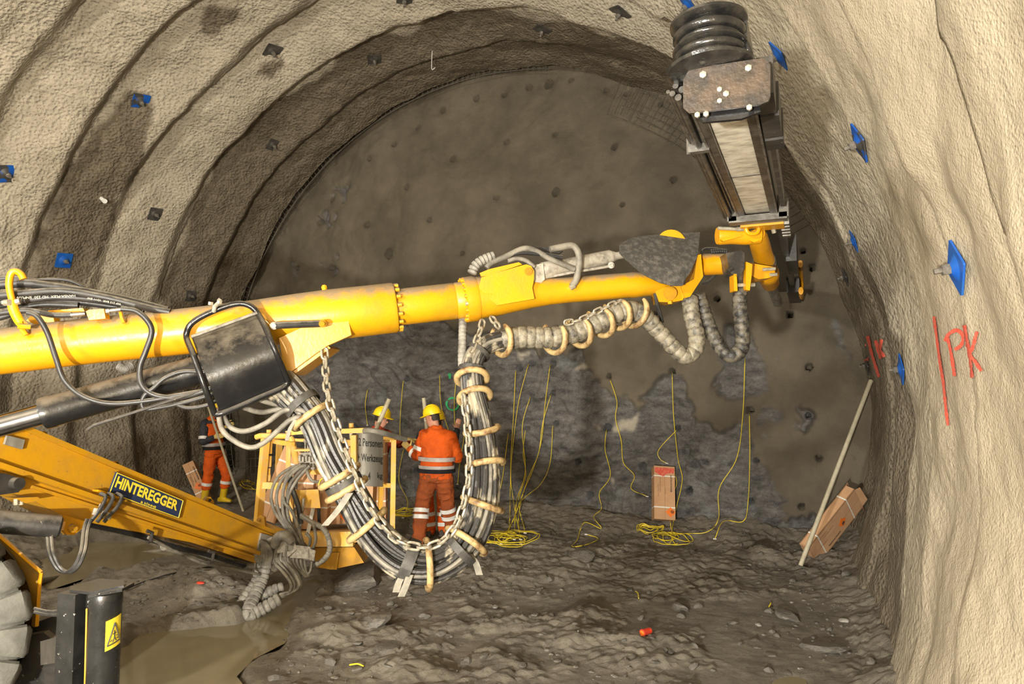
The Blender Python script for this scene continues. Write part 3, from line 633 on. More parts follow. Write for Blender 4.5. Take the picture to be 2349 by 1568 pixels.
b = MB().tube(pathB([(54, 640), (48, 628), (36, 621), (25, 628), (21, 650), (24, 672), (31, 700)], -0.11, 22), [PX(r, 4.15) for r in np.linspace(8, 7, 22)], 10)
hk = b.build('hose_hook', 'yellow', boom)
b = MB().tube(pathB([(26, 688), (32, 712), (46, 738), (62, 750)], -0.12, 14), PX(10, 4.15), 8, squash=0.5); b.cyl(B(40, 748, -0.16), B(70, 749, -0.14), PX(6, 4.15), 8); b.tube([B(46, 738, -0.13), B(52, 756, -0.13), B(60, 768, -0.13)], PX(6, 4.15), 8); b.build('hook_arm', 'yellow', boom)
b = MB().cyl(B(9, 694, -0.12), B(22, 693, -0.14), PX(7, 4.1), 6); b.cyl(B(36, 692, -0.14), B(46, 690, -0.14), PX(7, 4.1), 6); b.build('hook_bolt', 'bolt', boom)
b = MB().cyl(B(163, 722, -0.12), B(196, 719, -0.12), PX(5, 4.2), 10); b.build('hose_fitting', 'steel', boom)
b = MB().cyl(B(246, 713, -0.12), B(279, 709, -0.12), PX(5, 4.2), 10); b.cyl(B(244, 714, -0.12), B(252, 713, -0.12), PX(7, 4.2), 6); b.build('hose_fitting', 'steel', boom)
MB().prism([B(x, y, -0.14) for x, y in [(197, 714), (204, 710), (238, 708), (242, 730), (204, 734)]], back*0.05).build('manifold_block', 'yellow', boom)
MB().tube([B(276, 712, -0.1), B(279, 728, -0.12), B(284, 740, -0.13)], PX(4, 4.2), 8).build('hose_peg', 'yellow', boom)
MB().prism([B(x, y, 0.02) for x, y in [(60, 735), (70, 725), (120, 718), (125, 738), (90, 748)]], back*0.06).build('bracket', 'yellow', boom)
MB().prism([B(x, y, 0.0) for x, y in [(110, 712), (190, 706), (195, 716), (112, 724)]], back*0.06).build('bracket', 'yellow', boom)
for pts, r in (([(62, 716), (84, 724), (108, 762), (128, 820), (148, 872), (190, 908), (250, 925), (330, 920), (400, 908), (480, 894)], 6),
               ([(278, 708), (312, 713), (338, 735), (348, 762), (334, 806), (321, 842), (324, 880), (350, 904), (400, 912), (450, 902), (500, 885)], 6.5),
               ([(470, 853), (420, 852), (380, 866), (352, 890), (332, 906), (325, 925), (335, 938), (380, 932), (440, 918), (500, 900)], 5),
               ([(400, 925), (430, 935), (470, 930), (500, 918)], 4.5)):
    MB().tube(pathB(pts, -0.24, 60), PX(r, 4.15), 10).build('hanging_hose', 'hose', boom)

# lift cylinder below the tube
a, c = P(100, 948, 4.15), P(480, 842, 4.45)
lc = MB().lathe(a, c-a, [(0, PX(34, 4.15)), (0.0, PX(37, 4.15)), (0.05, PX(38, 4.15)), (0.06, PX(36, 4.15)), ((c-a).length, PX(34, 4.4))], 32).build('lift_cylinder', 'black', boom)
a2 = P(-160, 1020, 3.95)
MB().cyl(a2, a+(c-a)*0.1, PX(25, 4.1), 28).build('cylinder_rod', 'chrome', boom)
MB().tube([P(200, 985, 4.05), P(215, 975, 4.05), P(330, 938, 4.12), P(470, 892, 4.25)], PX(3.5, 4.1), 8).build('oil_pipe', 'blackmatt', boom)
wrap_tube([P(272, 838, 4.7), P(285, 846, 4.7), P(300, 838, 4.75)], PX(10, 4.7), 'wrapgrey', boom, pitch=0.03)
# lug under the sleeve
for off in (-0.16, 0.10):
    MB().prism([B(x, y, off) for x, y in [(640, 775), (770, 715), (800, 738), (806, 768), (752, 792), (722, 812), (668, 852), (652, 850)]], back*0.035).build('lug_plate', 'yellow_bright', boom)
MB().prism([B(x, y, -0.13) for x, y in [(668, 852), (722, 812), (752, 792), (758, 798), (728, 820), (672, 860)]], back*0.26).build('lug_web', 'yellow_bright', boom)
MB().prism([B(x, y, -0.02) for x, y in [(640, 770), (700, 740), (755, 742), (690, 790), (655, 830)]], back*0.05).build('lug_web', 'ochre', boom)
b = MB().cyl(B(632, 746, -0.26), B(738, 742, -0.20), PX(8, 4.5), 14); st = b.build('stay_rod', 'hose', boom)
for x, y in ((628, 747), (740, 742)):
    b = MB().cyl(B(x, y, -0.27), B(x, y, -0.16), PX(8.5, 4.5), 14); b.cyl(B(x, y, -0.29), B(x, y, -0.15), PX(5, 4.5), 8); b.build('stay_pin', 'pin' if x > 700 else 'valve', st)

# guard plate with its tubular frame
c00, c01, c10, c11 = (439, 772), (590, 718), (504, 944), (656, 880)
rows = []
for i in range(13):
    s_ = i/12; row = []
    for j in range(9):
        t = j/8; x = (c00[0]*(1-t)+c01[0]*t)*(1-s_)+(c10[0]*(1-t)+c11[0]*t)*s_; y = (c00[1]*(1-t)+c01[1]*t)*(1-s_)+(c10[1]*(1-t)+c11[1]*t)*s_
        row.append(P(x, y, 4.36-0.10*s_+0.12*t-0.19*math.sin(math.pi*min(1, s_*0.85+0.12))))
    rows.append(row)
gp = MB().sheet(rows, back*0.012).build('guard_plate', 'black', boom)
def G(x, y):                                           # a point on the frame, in the plate's surface or clear of the tube
    s_ = min(1.05, max(-0.12, (y-(772-(x-439)*0.357))/168)); t = min(1, max(0, (x-439-s_*65)/152))
    return P(x, y, min(db(x)-0.225, 4.345-0.10*s_+0.12*t-0.19*math.sin(math.pi*min(1, max(0, s_*0.85+0.12)))))
fr = [(493, 950), (470, 888), (444, 815), (428, 775), (432, 752), (446, 736), (470, 722), (500, 709), (530, 699), (556, 696), (578, 704), (592, 720), (606, 745), (630, 800), (652, 852), (660, 872), (656, 884), (640, 893), (590, 914), (540, 936), (508, 948), (493, 950)]
MB().tube(spline([G(x, y) for x, y in fr], 90), PX(7, 4.2), 12).build('guard_frame', 'black', gp)
MB().tube([G(442, 772)-VIEW*0.015, G(592, 717)-VIEW*0.015], PX(4, 4.2), 8).build('weld_bar', 'steel', gp)
MB().tube([G(512, 946)-VIEW*0.015, G(650, 888)-VIEW*0.015], PX(4, 4.2), 8).build('weld_bar', 'blackmatt', gp)
for x, y in ((488, 700), (508, 697)):
    MB().cyl(G(x, y)-VIEW*0.03, G(x+1, y-7)-VIEW*0.03, PX(6, 4.2), 6).build('clamp_bolt', 'bolt', gp)
MB().tube([G(494, 714)-VIEW*0.02, G(500, 704)-VIEW*0.05, G(506, 690), G(500, 686)], PX(5, 4.2), 8).build('clamp_strap', 'cylgrey', gp)

# ================================================================== THE DRILL FEED (level, along the tunnel)
FXc, FZc = -0.31, 3.35
feed = thing('drill_feed', 'long dark drill feed pointing at the heading with hose reel on its rear end', 'drill feed', (FXc, 4.8, FZc))
def fbox(name, x0, x1, y0, y1, z0, z1, mat, parent=feed): 
    return MB().box(((x0+x1)/2+FXc, (y0+y1)/2, (z0+z1)/2+FZc), ((x1-x0)/2, 0, 0), (0, (y1-y0)/2, 0), (0, 0, (z1-z0)/2)).build(name, mat, parent)
fbox('feed_channel', -0.078, 0.078, 2.75, 4.86, 0.012, 0.05, 'feedlight')
for s_ in (-1, 1):
    x0, x1 = sorted((s_*0.08, s_*0.125)); rl = fbox('feed_rail', x0, x1, 2.72, 4.9, -0.012, 0.13, 'feeddark')
    x0, x1 = sorted((s_*0.118, s_*0.128)); fbox('wear_strip', x0, x1, 2.72, 4.9, -0.016, -0.006, 'steel', rl)
    fbox('feed_rail', x0*1.0-0.02, x1+0.02, 4.9, 9.9, 0.0, 0.13, 'feeddark')
fbox('feed_beam', -0.115, 0.115, 2.7, 9.9, 0.10, 0.26, 'feeddark')
for y in (3.95,): fbox('channel_joint', -0.079, 0.079, y, y+0.012, 0.008, 0.02, 'feeddark')
b = MB().box((FXc-0.02, 2.98, FZc+0.01), (0.035, 0, 0), (0, 0.05, 0.02), (0, 0, 0.012)); b.build('latch', 'blackmatt', feed)
fbox('latch_slot', 0.0, 0.035, 2.98, 3.08, 0.004, 0.02, 'print')
for dx, dz, r in ((-0.155, -0.0, 0.014), (-0.178, 0.02, 0.012), (-0.140, 0.03, 0.014), (-0.165, 0.05, 0.012), (-0.195, 0.03, 0.008)):
    MB().tube([(FXc+dx, 2.72, FZc+dz), (FXc+dx*1.08, 3.6, FZc+dz), (FXc+dx*1.15, 4.95, FZc+dz-0.01)], r, 10).build('feed_pipe', 'feeddark', feed)
b = MB(); b.box((FXc-0.165, 3.35, FZc-0.005), (0.05, 0, 0), (0, 0.02, 0), (0, 0, 0.02)); b.cyl((FXc-0.215, 3.35, FZc-0.03), (FXc-0.215, 3.35, FZc+0.05), 0.012, 8); b.build('pipe_clamp', 'cradle', feed)
for y0, y1, w in ((2.80, 3.02, 0.20), (3.05, 3.32, 0.21), (3.36, 3.50, 0.215)): fbox('side_block', 0.135, w, y0, y1, -0.01, 0.14, 'blackmatt')
fbox('side_rail', 0.15, 0.175, 3.5, 4.7, 0.0, 0.1, 'feeddark')
# rear end plate, faces back down the tunnel
def E_(x, y, yy=2.62): return onplane(x, y, (0, yy, 0), (0, 1, 0))
ep = MB().prism([E_(x, y) for x, y in [(1567, 184), (1581, 158), (1728, 136), (1752, 133), (1767, 147), (1767, 220), (1762, 232), (1746, 239), (1590, 259), (1580, 259), (1567, 247)]], Vector((0, 0.014, 0))).build('end_plate', 'rustplate', feed)
for x, y, r in ((1613, 172, 0.014), (1717, 157, 0.013), (1651, 206, 0.010), (1666, 216, 0.012), (1651, 232, 0.010), (1600, 264, 0.011), (1620, 262, 0.011), (1719, 247, 0.011)):
    hexbolt(MB(), E_(x, y)+Vector((0, 0.004, 0)), Vector((0, -1, 0)), r, 0.012).build('bolt', 'bolt', ep)
b = MB().prism([E_(x, y, 2.66) for x, y in [(1590, 256), (1742, 236), (1745, 256), (1700, 272), (1612, 280)]], Vector((0, 0.02, 0))); b.build('end_bracket', 'black', feed)
# hose reel
q = P(1630, 163, 2.66); rax = Vector((-0.03, 0.02, 1)).normalized()
reel = MB().lathe(q, rax, [(-0.01, 0.13), (0.0, 0.163), (0.012, 0.166), (0.020, 0.150), (0.024, 0.085), (0.078, 0.085), (0.08, 0.135), (0.086, 0.142), (0.094, 0.138), (0.098, 0.085), (0.168, 0.085), (0.172, 0.128), (0.186, 0.147), (0.196, 0.147), (0.198, 0.03)], 40).build('hose_reel', 'drum', feed)
u_, v_ = _frame(rax, Vector((0, 1, 0)))
for h, rr_, mr in ((0.034, 0.112, 0.014), (0.060, 0.120, 0.017), (0.112, 0.110, 0.013), (0.140, 0.120, 0.019), (0.160, 0.105, 0.012)):
    pts = [q+rax*h+(u_*math.cos(a)+v_*math.sin(a))*rr_ for a in np.linspace(0, 2*math.pi, 41)]
    MB().tube(pts, mr, 10, False).build('reel_hose', 'drum', reel)
MB().tube(spline([q+rax*0.14+_r*0.115, P(1708, 95, 2.62), P(1722, 130, 2.60), P(1735, 165, 2.68)], 14), 0.013, 10).build('reel_hose', 'drum', reel)
MB().tube(spline([q+rax*0.06+_r*0.11, P(1700, 120, 2.58), P(1712, 150, 2.62)], 14), 0.012, 10).build('reel_hose', 'drum', reel)
b = MB().cyl(q-rax*0.08, q+rax*0.02, 0.03, 12); b.box(q-rax*0.05, (0.09, 0, 0), (0, 0.04, 0), (0, 0, 0.012)); b.build('reel_post', 'blackmatt', feed)
# cradle
b = MB().box((FXc, 4.86, FZc-0.03), (0.185, 0, 0), (0, 0.05, 0), (0, 0, 0.022))
for s_ in (-1, 1):
    b.box((FXc+s_*0.165, 4.92, FZc+0.02), (0.03, 0, 0), (0, 0.11, 0), (0, 0, 0.06)); b.cyl((FXc+s_*0.165, 4.83, FZc+0.06), (FXc+s_*0.165, 4.83, FZc+0.11), 0.018, 8)
cr = b.build('cradle', 'cradle', feed)
for k in range(5):
    b = MB().box((FXc+0.165, 4.98+k*0.10, FZc-0.05), (0.028, 0, 0), (0, 0.03, 0), (0, 0, 0.012)); b.build('cradle_bolt', 'steel', cr)
MB().box((FXc+0.02, 5.0, FZc-0.045), (0.14, 0, 0), (0, 0.08, 0), (0, 0, 0.02)).build('cradle_mount', 'yellow', feed)
# swivel head and barrel
d0 = 4.88
a, c = P(1645, 541, d0), P(1728, 538, d0)
b = MB().lathe(a, c-a, [(0, PX(14, d0)), (0.0, PX(19, d0)), (0.02, PX(20.5, d0)), (0.10, PX(20, d0)), (0.2, PX(23, d0)), (0.30, PX(22, d0))], 24); b.build('swivel_head', 'yellow', feed)
MB().prism([P(x, y, d0-0.075) for x, y in [(1653, 549), (1700, 536), (1703, 541), (1660, 553)]], back*0.05).build('swivel_rib', 'yellow', feed)
bar0, bar1, bar2 = P(1736, 535, d0), P(1768, 652, 5.9), P(1784, 694, 6.35)
L = (bar1-bar0).length
br = MB().lathe(bar0, bar1-bar0, [(0, 0.055), (0.05, 0.068), (0.2*L, 0.073), (0.45*L, 0.074), (0.46*L, 0.078), (0.50*L, 0.078), (0.51*L, 0.074), (0.70*L, 0.076), (0.72*L, 0.088), (0.80*L, 0.088), (0.82*L, 0.078), (0.97*L, 0.072), (L, 0.055)], 28).build('swivel_barrel', 'yellow', feed)
for t in (0.48, 0.54, 0.66):
    p = bar0.lerp(bar1, t); uu, vv = _frame((bar1-bar0).normalized(), Vector((0, 0, 1)))
    MB().tube([p+(uu*math.cos(g)+vv*math.sin(g))*0.080 for g in np.linspace(0, 2*math.pi, 25)], 0.004, 6, False).build('band', 'steel', br)
MB().cyl(bar0.lerp(bar1, 0.95), bar2, 0.043, 20).build('swivel_rod', 'steel', feed)
# eye with the dark bushing
ring = [P(1726+20*math.copysign(abs(math.cos(g))**0.7, math.cos(g))*0.75, 517+math.copysign(abs(math.sin(g))**0.7, math.sin(g))*19, d0-0.11) for g in np.linspace(0, 2*math.pi, 29)]
MB().tube(ring, PX(5, d0), 10, False).build('eye_ring', 'yellow', feed)
MB().prism([P(x, y, d0-0.06) for x, y in [(1710, 502), (1742, 502), (1748, 548), (1730, 556), (1712, 548)]], back*0.08).build('eye_block', 'yellow', feed)
MB().lathe(P(1727, 517, d0-0.10), back, [(-0.02, 0.004), (-0.015, PX(9, d0)), (0.03, PX(10, d0))], 16).build('bushing', 'feeddark', feed)
b = MB().cyl(P(1647, 523, d0-0.08), P(1690, 525, d0-0.08), PX(4, d0), 10); b.cyl(P(1690, 525, d0-0.08), P(1712, 524, d0-0.08), PX(5.5, d0), 10); b.build('grease_line', 'bolt', feed)
b = MB().cyl(P(1748, 517, d0-0.08), P(1762, 516, d0-0.08), PX(7, d0), 8); b.tube(spline([P(1760, 516, d0-0.06), P(1771, 519, d0-0.06), P(1776, 534, d0-0.05)], 10), PX(5, d0), 8); b.build('hose_elbow', 'bolt', feed)
# rotary actuator between boom end and barrel
MB().prism([P(x, y, 5.0) for x, y in [(1666, 580), (1700, 574), (1708, 580), (1708, 615), (1700, 630), (1690, 634), (1676, 626), (1672, 612)]], back*0.16).build('actuator', 'feeddark', feed)
MB().cyl(P(1670, 622, 5.0), P(1680, 614, 5.0), PX(5, 5), 8).build('port_fitting', 'feeddark', feed)
MB().lathe(P(1692, 622, 5.06), P(1702, 665, 5.10)-P(1692, 622, 5.06), [(0, PX(14, 5)), (0.06, PX(10, 5)), (0.14, PX(9.5, 5))], 16).build('actuator_rod', 'feeddark', feed)
for pts in ([(1683, 628), (1690, 628), (1692, 667), (1684, 667)], [(1712, 600), (1726, 606), (1724, 632), (1720, 666), (1711, 664), (1711, 632)]):
    MB().prism([P(x, y, 5.0) for x, y in pts], back*0.1).build('yoke_plate', 'yellow', feed)
b = MB().cyl(P(1679, 654, 5.05), P(1731, 653, 5.05), PX(4.5, 5), 8); b.build('yoke_bolt', 'bolt', feed)
MB().prism([P(x, y, 5.15) for x, y in [(1706, 600), (1775, 612), (1780, 632), (1760, 638), (1740, 640), (1724, 632)]], back*0.2).build('clamp_block', 'yellow', feed)
MB().cyl(P(1750, 618, 5.12), P(1778, 616, 5.12), PX(4, 5), 8).build('clamp_bolt', 'bolt', feed)
MB().cyl(P(1766, 630, 5.12), P(1782, 629, 5.12), PX(4, 5), 8).build('clamp_bolt', 'bolt', feed)
fbox('drill_machine', 0.12, 0.21, 6.6, 7.4, -0.04, 0.2, 'blackmatt')
fbox('feed_foot', 0.06, 0.2, 8.7, 9.9, -0.06, 0.10, 'blackmatt')
b = MB().tube([(FXc+0.22, 8.5+0.65*math.sin(g), FZc+0.05-0.17*math.cos(g)) for g in np.linspace(-0.4, math.pi+0.2, 14)], 0.045, 8, squash=0.6); b.build('front_guard', 'yellow', feed)

# ================================================================== HOSE BUNDLE, CHAIN, HOOKS
SPN = [(636, 872, 4.50), (672, 905, 4.44), (722, 965, 4.40), (757, 1048, 4.38), (803, 1135, 4.38), (850, 1215, 4.38), (912, 1275, 4.40), (980, 1294, 4.42), (1045, 1266, 4.46), (1090, 1205, 4.50), (1111, 1130, 4.54), (1113, 1050, 4.58), (1102, 965, 4.62), (1085, 890, 4.66), (1084, 838, 4.70), (1104, 800, 4.75), (1140, 782, 4.80), (1190, 774, 4.84)]
NB = 110
core = spline([P(*q) for q in SPN], NB); Tn, Nn = frames(core)
def brad(t): return np.interp(t, [0, 0.08, 0.25, 0.42, 0.58, 0.72, 0.86, 1], [0.105, 0.085, 0.088, 0.112, 0.098, 0.070, 0.060, 0.045])
bundle = thing('hose_bundle', 'thick loop of muddy black hydraulic hoses hanging below the yellow boom', 'hose bundle', P(975, 1340, 4.42))
slots = [(0, 0)]+[(0.40, k*math.pi/3) for k in range(6)]+[(0.72, k*math.pi/5+0.1) for k in range(10)]+[(1.0, k*math.pi/7+0.2) for k in range(14)]
for hi, (rad, an) in enumerate(slots):
    ph = random.uniform(0, 6.28); pts = []
    for i in range(NB):
        t = i/(NB-1); a = an+0.35*math.sin(t*5+ph*0.2)+0.12*math.sin(t*17+ph)
        sc_ = brad(t)*(rad+0.07*math.sin(t*13+ph)); b_ = Tn[i].cross(Nn[i])
        pts.append(core[i]+(Nn[i]*math.cos(a)+b_*math.sin(a)*0.85)*sc_)
    MB().tube(pts, random.uniform(0.0155, 0.0235), 8).build('hose', 'hosemud' if hi % 5 else 'hosegrey', bundle)
def bundle_at(x, y):
    best = min(range(2, NB-2), key=lambda i: (lambda v: (v[0]-x)**2+(v[1]-y)**2)([float(w) for w in (lambda pr: (pr[0][0], pr[1][0]))(project(np.array([core[i]])))]))
    return core[best], Tn[best], brad(best/(NB-1))
def band(x, y, mat, width=0.05, tail=None):
    p, t, r = bundle_at(x, y); uu, vv = _frame(t, -VIEW); rows = []
    for g in np.linspace(0, 2*math.pi, 25): rows.append([p+t*w+(uu*math.cos(g)+vv*math.sin(g))*(r*1.0+0.034) for w in (-width/2, width/2)])
    o = MB().sheet(rows, Vector((0, 0, 0.001))).build('strap', mat, bundle)
    for tl in (tail or []):
        pts = spline([P(*q) for q in tl], 8); side = _r*0.022
        MB().sheet([[q-side, q+side] for q in pts], back*0.004).build('strap_end', 'tie', bundle)
band(697, 933, 'tieblack', 0.05)
band(775, 1115, 'tieblack', 0.06, [[(802, 1130, 4.22), (775, 1170, 4.2), (745, 1205, 4.2)]])
band(935, 1290, 'tieblack', 0.075, [[(925, 1318, 4.28), (915, 1335, 4.28), (908, 1358, 4.28)], [(940, 1318, 4.27), (930, 1345, 4.27), (920, 1368, 4.27)]])
band(1050, 1262, 'tieblack', 0.05, [[(1075, 1270, 4.42), (1090, 1288, 4.42), (1100, 1318, 4.42)]])
band(1083, 850, 'tieblack', 0.03)
band(1098, 810, 'tieblack', 0.03)
# hoses that leave the bundle towards the lift cylinder
for pts in ([(500, 940, 4.35), (510, 985, 4.3), (540, 1012, 4.28), (575, 1026, 4.28), (605, 1015, 4.28), (640, 985, 4.3), (668, 962, 4.3), (700, 960, 4.32), (740, 1000, 4.34)], [(508, 946, 4.38), (530, 980, 4.34), (565, 988, 4.33), (610, 970, 4.33), (650, 942, 4.33), (690, 940, 4.33), (720, 965, 4.34)],
            [(560, 935, 4.5), (600, 945, 4.45), (650, 938, 4.42), (700, 955, 4.40)], [(590, 915, 4.5), (625, 925, 4.45), (665, 935, 4.42), (705, 965, 4.4)], [(600, 900, 4.55), (650, 915, 4.5), (690, 945, 4.42)], [(600, 890, 4.6), (660, 895, 4.5), (700, 935, 4.42)], [(610, 910, 4.62), (650, 905, 4.52), (695, 940, 4.45)]):
    MB().tube(spline([P(*q) for q in pts], 44), PX(6.2, 4.35), 9).build('hose', 'hosegrey', bundle)
MB().sheet([[q-_r*0.012, q+_r*0.012] for q in spline([P(678, 962, 4.28), P(664, 985, 4.27), P(658, 1010, 4.27)], 8)], back*0.004).build('strap_end', 'tie', bundle)

wraps = thing('wrapped_hoses', 'spiral-wrapped muddy hoses slung under the fore part of the boom', 'hose', P(1600, 835, 5.1))
def wh(pts, r, mat, **kw): return wrap_tube(spline([P(*q) for q in pts], 90), r, mat, wraps, 'wrapped_hose', **kw)
w1 = [(1150, 778, 4.82), (1200, 773, 4.83), (1260, 774, 4.85), (1310, 765, 4.88), (1360, 745, 4.90), (1405, 722, 4.92), (1440, 712, 4.95), (1470, 720, 4.97), (1510, 758, 5.0), (1545, 796, 5.02), (1572, 817, 5.04), (1594, 803, 5.06), (1598, 770, 5.08), (1587, 725, 5.1), (1582, 682, 5.14)]
wh(w1, lambda t: np.interp(t, [0, 0.5, 0.62, 1], [0.078, 0.072, 0.060, 0.062]), 'wrapmud', pitch=0.06)
wh([(1603, 676, 5.2), (1614, 712, 5.16), (1635, 768, 5.12), (1660, 806, 5.10), (1682, 815, 5.08), (1702, 795, 5.08), (1702, 750, 5.08), (1697, 700, 5.08), (1698, 664, 5.1)], 0.055, 'wrap', pitch=0.05)
wh([(1062, 728, 4.9), (1061, 780, 4.82), (1060, 830, 4.76), (1068, 868, 4.72)], 0.030, 'wrapgrey', pitch=0.03, depth=0.06)

hooks_g = 'worn hose hooks along the hanging hoses'
def hook(p, t, r, gap_dir, minor=0.022, span=285, label='worn yellowish C-shaped hook clasping the hanging hose loop', lean=0.0):
    t = t.normalized(); g = Vector(gap_dir); uu, vv = _frame(t, g); uu.rotate(Quaternion(t, lean)); vv.rotate(Quaternion(t, lean))
    an = np.radians(np.linspace(180-span/2, 180+span/2, 30)); n = len(an)
    pts = [p+(uu*math.cos(a)+vv*math.sin(a))*r for a in an]
    rr_ = [minor*(0.6+0.4*min(1, min(i, n-1-i)/3)) for i in range(n)]
    o = MB().tube(pts, rr_, 10).build('hose_hook', 'hook'); tag(o, label, 'hook', hooks_g); return o
for x, y, lab in ((722, 950, 'worn hook clasping the loop just below the black guard plate'), (772, 1100, 'upper of two close hooks beside the broad grey strap end'), (790, 1130, 'lower of two close hooks beside the broad grey strap end'), (838, 1210, 'rust-stained hook where the loop turns in front of the basket'), (985, 1290, 'upright hook at the lowest bend of the loop'), (1062, 1240, 'hook beside the black strap right of the lowest bend'), (1106, 1150, 'hook on the rising hoses below the boot level of the workers'), (1113, 1065, 'hook on the rising hoses beside the belt of the man in the loop'), (1105, 985, 'hook on the rising hoses beside the raised bare hand'), (1088, 905, 'ring-like hook on the rising hoses below the topmost one'), (1083, 862, 'topmost ring-like hook holding the rising hoses under the flange')):
    p, t, r = bundle_at(x, y)
    tilt = (t + VIEW*random.uniform(-0.25, 0.25) + _r*random.uniform(-0.15, 0.15)) if y > 930 else (t*0.85 + VIEW*0.45)
    hook(p, tilt, r+0.043, VIEW, label=lab)
wcore = spline([P(*q) for q in w1], 120); WT, WN = frames(wcore)
for x, y, ln, lab in ((1128, 775, 0.35, 'rusty hook where loose hoses enter the spiral wrap'), (1150, 780, 0.1, 'pale bar-like hook hung from the short chain at the start of the wrap'), (1270, 773, 0.5, 'pale hook on the level stretch of wrapped hose'), (1328, 760, 0.5, 'pale hook below the lower end of the laid chain'), (1378, 738, 0.4, 'pale hook under the middle of the laid chain'), (1416, 718, 0.25, 'hook near the upper end of the laid chain'), (1456, 712, 0.3, 'orange hook at the crest of the wrapped hose')):
    i = min(range(120), key=lambda i: abs(float(project(np.array([wcore[i]]))[0][0])-x) if i < 70 else 9e9)
    hook(wcore[i]+_u*0.0, (WT[i]*0.8+VIEW*0.55).normalized(), 0.112, Vector((0, 0, 1))+VIEW*0.5, 0.021, 270, lab, ln)

def chain(name, label, pts, pitch=0.066, wire=0.0085, w=0.021):
    path = spline([P(*q) for q in pts], 400); L = sum((q-p).length for p, q in zip(path, path[1:])); n = int(L/pitch); path = resample(path, n+1)
    root = thing(name, label, 'chain', path[0], 'chains under the boom')
    hl = pitch*0.5+wire*1.0; b = MB(); ring = []
    for g in np.linspace(0, 2*math.pi, 17)[:-1]: ring.append(Vector((math.copysign(1, math.cos(g))*(hl-w)*(1 if abs(math.cos(g)) > 1e-6 else 0)+w*math.cos(g), w*math.sin(g), 0)))
    ring.append(ring[0].copy()); b.tube(ring, wire, 6, False); me = b.data('link', Vector()); me.materials.append(M['chain'])
    T, N = frames(path)
    for i in range(n):
        p = (path[i]+path[i+1])/2; t = (path[i+1]-path[i]).normalized(); a, bb = _frame(t, -VIEW+_r*0.6); a, bb = (a, bb) if i % 2 else (bb, -a)
        o = bpy.data.objects.new('chain_link', me); COL.objects.link(o); o.parent = root
        o.matrix_local = Matrix.Translation(p-path[0]) @ Matrix((t, a, bb)).transposed().to_4x4()
    return root
chain('chain', 'long pale steel chain hanging from the boom lug beside the hose loop', [(744, 800, 4.52), (747, 850, 4.45), (752, 905, 4.32), (772, 975, 4.26), (795, 1040, 4.25), (820, 1100, 4.24), (850, 1165, 4.24), (880, 1208, 4.25), (915, 1240, 4.26), (960, 1254, 4.28), (1005, 1246, 4.31), (1040, 1212, 4.34), (1062, 1160, 4.37), (1075, 1095, 4.40), (1075, 1030, 4.44), (1070, 960, 4.50), (1062, 905, 4.54)])
chain('chain', 'short chain from the boom flange down to the hose loop', [(1108, 735, 4.80), (1100, 762, 4.74), (1092, 785, 4.70), (1082, 806, 4.66)], 0.06)
chain('chain', 'short chain from the boom to the first wrapped-hose hook', [(1128, 726, 4.82), (1136, 742, 4.78), (1146, 750, 4.74)], 0.05)
chain('chain', 'chain laid along the top of the wrapped hose', [(1296, 740, 4.82), (1335, 732, 4.84), (1372, 712, 4.86), (1405, 698, 4.88), (1424, 688, 4.92)], 0.055, 0.007, 0.018)

# ================================================================== LOWER BOOM WITH THE BASKET
def dl(x): return 1/(1/4.6+(x-70)/566*(1/7.0-1/4.6))
def Lp(x, y, off=0.0): return P(x, y, dl(x)+off)
lb = thing('basket_boom', 'lower yellow box-section boom with blue name sign carrying the work basket', 'boom', Lp(446, 1300))
lt = (Lp(636, 1224)-Lp(70, 987)).normalized(); lback = Vector((lt.y, -lt.x, 0)).normalized()
if lback.dot(VIEW) < 0: lback = -lback
def lprism(name, pts, depth, mat, off=0.0, parent=lb): return MB().prism([Lp(x, y)+lback*off for x, y in pts], lback*depth).build(name, mat, parent)
lprism('upper_web', [(-60, 940), (632, 1228), (636, 1232), (600, 1264), (590, 1262), (0, 1062), (-60, 1042)], 0.34, 'ochre')
MB().bar(Lp(-60, 934)+lback*0.16, Lp(640, 1226)+lback*0.16, 0.40, 0.03).build('top_flange', 'ochre', lb)
MB().bar(Lp(-60, 1048)+lback*0.16, Lp(590, 1268)+lback*0.16, 0.40, 0.035).build('lower_flange', 'ochre', lb)
lprism('lower_web', [(-60, 1054), (75, 1100), (590, 1270), (594, 1292), (446, 1244), (194, 1194), (150, 1182), (118, 1166), (75, 1142), (-60, 1098)], 0.28, 'ochre', 0.03)
MB().bar(Lp(76, 1116)+lback*0.02, Lp(590, 1278)+lback*0.02, 0.02, 0.02).build('rib', 'ochre', lb)
lprism('end_cheek', [(596, 1222), (632, 1232), (612, 1275), (592, 1290), (585, 1275)], 0.36, 'zincsheet', -0.02)
for x, y, s_ in ((483, 1152, 15), (271, 1066, 11), (106, 998, 11)):
    pl = lprism('lifting_lug', [(x-s_, y+s_*0.2), (x-s_*0.25, y-s_*0.8), (x+s_*0.25, y-s_*0.85), (x+s_*0.8, y-s_*0.2), (x+s_*0.9, y+s_*0.85)], 0.03, 'ochre', 0.02)
    MB().cyl(Lp(x+s_*0.1, y-s_*0.35)+lback*0.01, Lp(x+s_*0.1, y-s_*0.35)+lback*0.055, PX(s_*0.22, dl(x)), 10).build('eye', 'print', pl)
